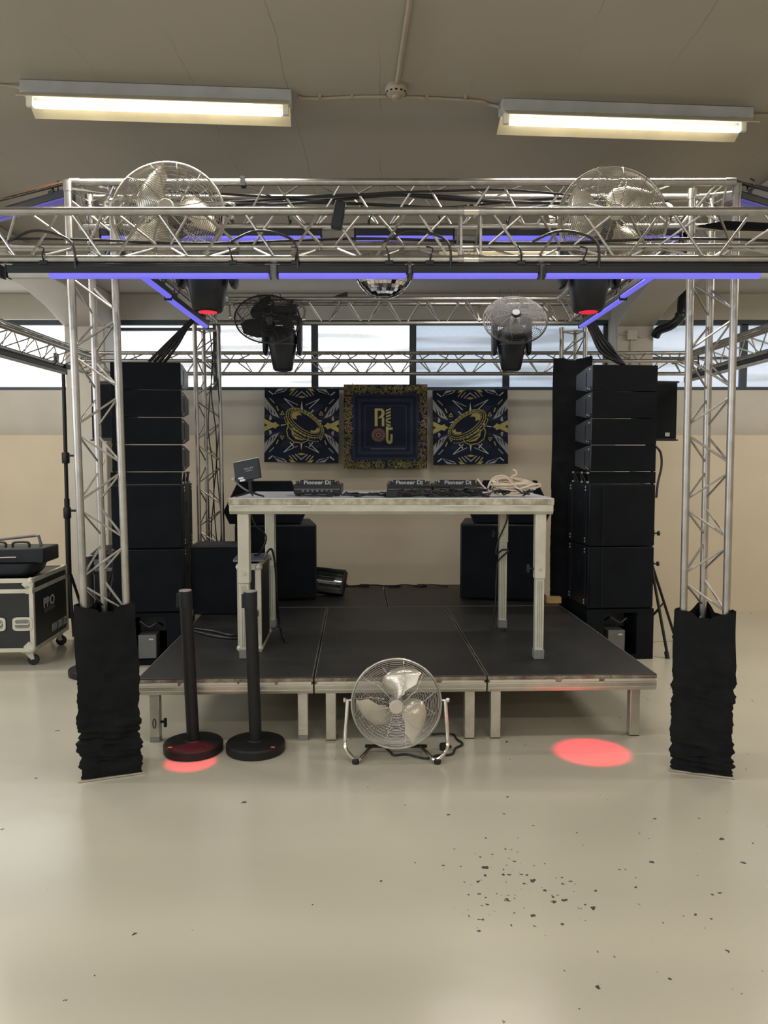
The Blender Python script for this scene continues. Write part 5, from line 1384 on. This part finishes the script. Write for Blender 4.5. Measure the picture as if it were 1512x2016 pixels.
def speaker_art():
    E = []
    Y_, G_, W_, B_, D_, O_ = 0, 1, 2, 3, 4, 5
    def mir(kind, pts, m, l, wd=None, h=True, v=True):
        for sx in ((0, 1) if h else (0,)):
            for sy in ((0, 1) if v else (0,)):
                q = [((1 - a) if sx else a, (1 - b) if sy else b) for a, b in pts]
                if (sx + sy) % 2: q = q[::-1]
                E.append((kind, q if wd is None else (q, wd), m, l))
    mir('p', [(0.30, 0.20), (0.42, 0.34), (0.36, 0.38), (0.20, 0.22)][::-1], B_, 0)
    mir('p', [(0.0, 0.40), (0.28, 0.42), (0.22, 0.34), (0.0, 0.36)][::-1], B_, 0)
    mir('p', [(0.0, 0.88), (0.06, 0.80), (0.13, 0.72), (0.20, 0.60), (0.11, 0.635), (0.04, 0.70), (0.0, 0.75)], G_, 1)
    for a in (0.035, 0.075, 0.115): mir('p', [(a, 0.80 - a * .6), (a + 0.035, 0.70 - a * .55), (a + 0.012, 0.70 - a * .4)], D_, 2)
    mir('p', [(0.0, 0.80), (0.02, 0.74), (0.19, 0.61), (0.05, 0.68), (0.0, 0.74)], W_, 2) if False else None
    mir('p', [(0.06, 0.57), (0.075, 0.64), (0.10, 0.60), (0.09, 0.57)], G_, 1)
    mir('p', [(0.0, 0.585), (0.11, 0.53), (0.155, 0.545), (0.165, 0.525), (0.205, 0.50), (0.165, 0.475), (0.155, 0.455), (0.11, 0.47), (0.0, 0.415), (0.0, 0.475), (0.04, 0.50), (0.0, 0.525)], Y_, 2, v=False)
    mir('s', [(0.265, 0.86), (0.40, 0.73)], W_, 2, 0.011); mir('s', [(0.265, 0.86), (0.45, 0.775)], W_, 2, 0.007)
    mir('s', [(0.40, 0.73), (0.45, 0.775)], B_, 2, 0.006)
    mir('p', [(0.5, 0.83), (0.52, 0.69), (0.48, 0.69)], W_, 2, h=False)
    mir('p', [(0.44, 0.885), (0.5, 0.902), (0.56, 0.885), (0.5, 0.868)], Y_, 2, h=False)
    for (a, b) in ((0.24, 0.665), (0.76, 0.665)):
        tr = [(a - 0.025, b - 0.02), (a + 0.025, b - 0.02), (a, b + 0.028), (a - 0.025, b - 0.02)]
        E.append(('s', (tr, 0.011), Y_, 3)); E.append(('s', ([(p, 1 - q) for p, q in tr], 0.011), Y_, 3))
    mir('s', [(0.06, 0.955), (0.11, 0.915)], W_, 2, 0.014)
    mir('p', [(0.12, 0.915), (0.18, 0.99), (0.31, 0.995), (0.27, 0.955)], G_, 1)
    mir('s', [(0.155, 0.935), (0.27, 0.98)], D_, 3, 0.018)
    mir('s', [(0.42, 0.89), (0.5, 0.955)], G_, 2, 0.016); mir('s', [(0.38, 0.90), (0.44, 0.965)], G_, 2, 0.014)
    mir('s', [(0.34, 0.91), (0.40, 0.985)], Y_, 2, 0.014); mir('p', [(0.33, 0.955), (0.36, 0.995), (0.44, 0.995)], Y_, 2)
    mir('s', [(0.07, 0.86), (0.13, 0.80)], G_, 2, 0.012); mir('s', [(0.165, 0.75), (0.185, 0.70)], Y_, 2, 0.016)
    mir('s', [(0.225, 0.5), (0.28, 0.51)], W_, 2, 0.012, v=False)
    mir('s', [(0.35, 0.27), (0.39, 0.22)], W_, 2, 0.016, v=False)
    E.append(('s', ([(0.62, 0.665), (0.655, 0.71)], 0.018), G_, 2))
    E.append(('s', ([(0.72, 0.575), (0.77, 0.565)], 0.013), W_, 2))
    # loudspeaker emblem: chassis below, cone ring above
    r = math.radians(-33)
    body = [(0.31, 0.60), (0.32, 0.50), (0.30, 0.43), (0.32, 0.34), (0.40, 0.28), (0.50, 0.265), (0.57, 0.29), (0.60, 0.34), (0.68, 0.36), (0.77, 0.42)]
    E.append(('p', body[::-1] + [(0.33, 0.66)], D_, 4))
    E.append(('s', (body, 0.014), Y_, 5))
    E.append(('p', [(0.36, 0.47), (0.44, 0.43), (0.55, 0.37), (0.56, 0.315), (0.50, 0.30), (0.42, 0.32), (0.37, 0.38)], Y_, 5))
    E.append(('s', ([(0.37, 0.44), (0.55, 0.335)], 0.022), D_, 6)); E.append(('s', ([(0.40, 0.375), (0.51, 0.325)], 0.014), D_, 6))
    E.append(('p', ell(0.545, 0.535, 0.285, 0.145, r), D_, 7))
    E.append(('s', (ell(0.545, 0.535, 0.285, 0.145, r, 32), 0.017), Y_, 8))
    E.append(('s', (ell(0.548, 0.538, 0.258, 0.120, r, 32), 0.010), Y_, 8))
    E.append(('s', (ell(0.55, 0.545, 0.228, 0.097, r, 32), 0.010), Y_, 8))
    for a, b, w in ((0.40, 0.62, 0.03), (0.62, 0.70, 0.012)): pass
    E.append(('p', ell(0.55, 0.545, 0.215, 0.088, r, 14, 0.36, 0.60) + ell(0.56, 0.545, 0.15, 0.06, r, 14, 0.60, 0.36), Y_, 8))
    E.append(('p', ell(0.55, 0.545, 0.215, 0.088, r, 10, 0.86, 1.06) + ell(0.55, 0.545, 0.175, 0.066, r, 10, 1.06, 0.86), Y_, 8))
    E.append(('s', (ell(0.535, 0.495, 0.30, 0.15, r, 20, 0.55, 0.93), 0.012), Y_, 8))
    return E
def panel(label, cpos, W, H, group, elems, mats, base, rot):
    t = thing('wall_panel', label, 'poster', cpos, 0, group)
    t.rotation_euler = rot
    MB().box((0, 0, 0), (W, 0.025, H)).build('panel_board', base, t, bevel=0.0015)
    art(t, W, H, elems, mats)
    m = MB()
    for s in (-1, 1): m.tube((s * W * 0.4, 0.0, H / 2 - 0.01), (s * W * 0.4, 0.05, H / 2 + 0.02), 0.003, 6)
    m.build('hanging_wire', CABLE, t)
    return t
PM = [YEL, GRYI, WHTI, BLUEI, NAVY, OLIVE, BROWN]
E1 = speaker_art()
E2 = [(k, ([(1 - a, b) for a, b in (d if k == 'p' else d[0])][::-1] if k == 'p' else ([(1 - a, b) for a, b in d[0]][::-1], d[1])), m_, l) for k, d, m_, l in E1]
YP = 7.22
pgp = 'printed loudspeaker panels hanging at the wall'
YP = 7.86
for nm, cx, cy, wpx, E, rr in (('left', 594, 838, 146, E1, 0.9), ('right', 926, 841, 147, E2, -1.0)):
    c = at(cx, cy, YP)
    W = wpx / FPX * YP * 0.995
    panel('square navy panel with a yellow loudspeaker drawing, %s of the middle panel' % nm, c, W, W * 0.995, pgp, E, PM, NAVY, (0, math.radians(rr), 0))
def riot():
    E = []; rnd = random.Random(5)
    for k, (a, mi) in enumerate(((0.10, 3), (0.135, 4), (0.17, 3), (0.205, 4), (0.245, 3), (0.262, 4))):
        E.append(('p', [(a, a), (1 - a, a), (1 - a, 1 - a), (a, 1 - a)], mi, k * 0.5))
    for i in range(760):                                     # worm-like strokes of the frame
        side = rnd.randrange(4); s = rnd.random(); w = rnd.uniform(0.008, 0.092)
        u, v = {0: (s, w), 1: (s, 1 - w), 2: (w, s), 3: (1 - w, s)}[side]
        a = rnd.uniform(0, PI); L = rnd.uniform(0.014, 0.036); b = a + rnd.uniform(-1.2, 1.2)
        du, dv = L * math.cos(a), L * math.sin(a); eu, ev = L * .7 * math.cos(b), L * .7 * math.sin(b)
        cl = lambda q: min(0.995, max(0.005, q))
        pts = [(cl(u - du), cl(v - dv)), (cl(u), cl(v)), (cl(u + eu), cl(v + ev))]
        E.append(('s', (pts, 0.0105), 5 if not (side >= 2 and rnd.random() < .35) else 6, 3))
    Y_ = 0
    E.append(('p', [(0.37, 0.505), (0.37, 0.715), (0.405, 0.715), (0.405, 0.505)][::-1], Y_, 5))
    E.append(('p', [(0.37, 0.715), (0.46, 0.715), (0.485, 0.69), (0.49, 0.65), (0.475, 0.62), (0.44, 0.60), (0.43, 0.615), (0.445, 0.64), (0.455, 0.66), (0.445, 0.69), (0.40, 0.69)], Y_, 5))
    E.append(('s', ([(0.42, 0.60), (0.455, 0.635)], 0.014), 1, 6))
    E.append(('p', [(0.455, 0.505), (0.485, 0.505), (0.485, 0.60), (0.465, 0.625), (0.455, 0.60)], Y_, 5))
    for i in range(6):
        v = 0.705 - i * 0.036
        q = [(0.505, v - 0.026), (0.505, v - 0.006), (0.562, v + 0.016), (0.562, v - 0.004)]
        if i > 3: q = [(1.067 - x_, y_) for x_, y_ in q]
        E.append(('p', q, Y_, 5))
    E.append(('p', [(0.505, 0.50), (0.535, 0.515), (0.535, 0.49), (0.585, 0.49), (0.585, 0.462), (0.535, 0.462), (0.535, 0.345), (0.55, 0.325), (0.558, 0.345), (0.558, 0.41), (0.585, 0.41), (0.585, 0.335), (0.575, 0.305), (0.548, 0.290), (0.520, 0.305), (0.505, 0.335)], Y_, 5))
    for i in range(22):
        a = 2 * PI * i / 22
        c, s = math.cos(a), math.sin(a); c2, s2 = math.cos(a + 0.1), math.sin(a + 0.1); c3, s3 = math.cos(a - 0.1), math.sin(a - 0.1)
        E.append(('p', [(0.415 + 0.028 * c, 0.40 + 0.028 * s), (0.415 + 0.075 * c3, 0.40 + 0.075 * s3), (0.415 + 0.088 * c, 0.40 + 0.088 * s), (0.415 + 0.075 * c2, 0.40 + 0.075 * s2)], 6, 5))
    E.append(('p', ell(0.415, 0.40, 0.03, 0.03, 0, 16)[:-1], 6, 4)); E.append(('p', ell(0.415, 0.40, 0.014, 0.014, 0, 12)[:-1], 4, 7))
    E.append(('s', ([(0.32, 0.235), (0.74, 0.235)], 0.004), 1, 6))
    return E
c = at(759, 840, YP - 0.03)
W = 163 / FPX * (YP - 0.03)
panel('larger dark blue panel with yellow RIOT lettering and a patterned border, in the middle', c, W, W * 1.005, None, riot(), PM, NAVY, (0, 0, 0))

# small black bracket on the rear stage truss, ties on it
q = at(668, 584, YJ)
t = tag(MB().prism([(-0.05, 0, 0), (0.07, 0, 0.0), (0.065, 0, 0.04)], (0, 0.03, 0)).build('wedge_bracket', BLK, None), 'small black wedge lying on the rear stage truss near the middle', 'bracket')
t.location = (q.x, YJ, ZI + 0.018)
g = 'upright black cable ties on the rear stage truss over the right fan'
for k, px in enumerate((983, 1006, 1018)):
    x = at(px, 580, YJ).x
    cable('cable_tie', 'upright black cable tie on the rear stage truss over the right fan', [(x, YJ - 0.019, ZI - 0.01), (x, YJ - 0.02, ZI + 0.015), (x + 0.004, YJ - 0.005, ZI + 0.05), (x + 0.006, YJ, ZI + 0.075)], 0.0025, group=g)
for k, px in enumerate((512, 553)):
    x = at(px, 580, YJ).x
    cable('cable_tie', 'black cable tie on the rear stage truss over the left fan', [(x, YJ - 0.019, ZI - 0.03), (x, YJ - 0.02, ZI + 0.015), (x - 0.01, YJ - 0.005, ZI + 0.04)], 0.003, group='black cable ties on the rear stage truss over the left fan')
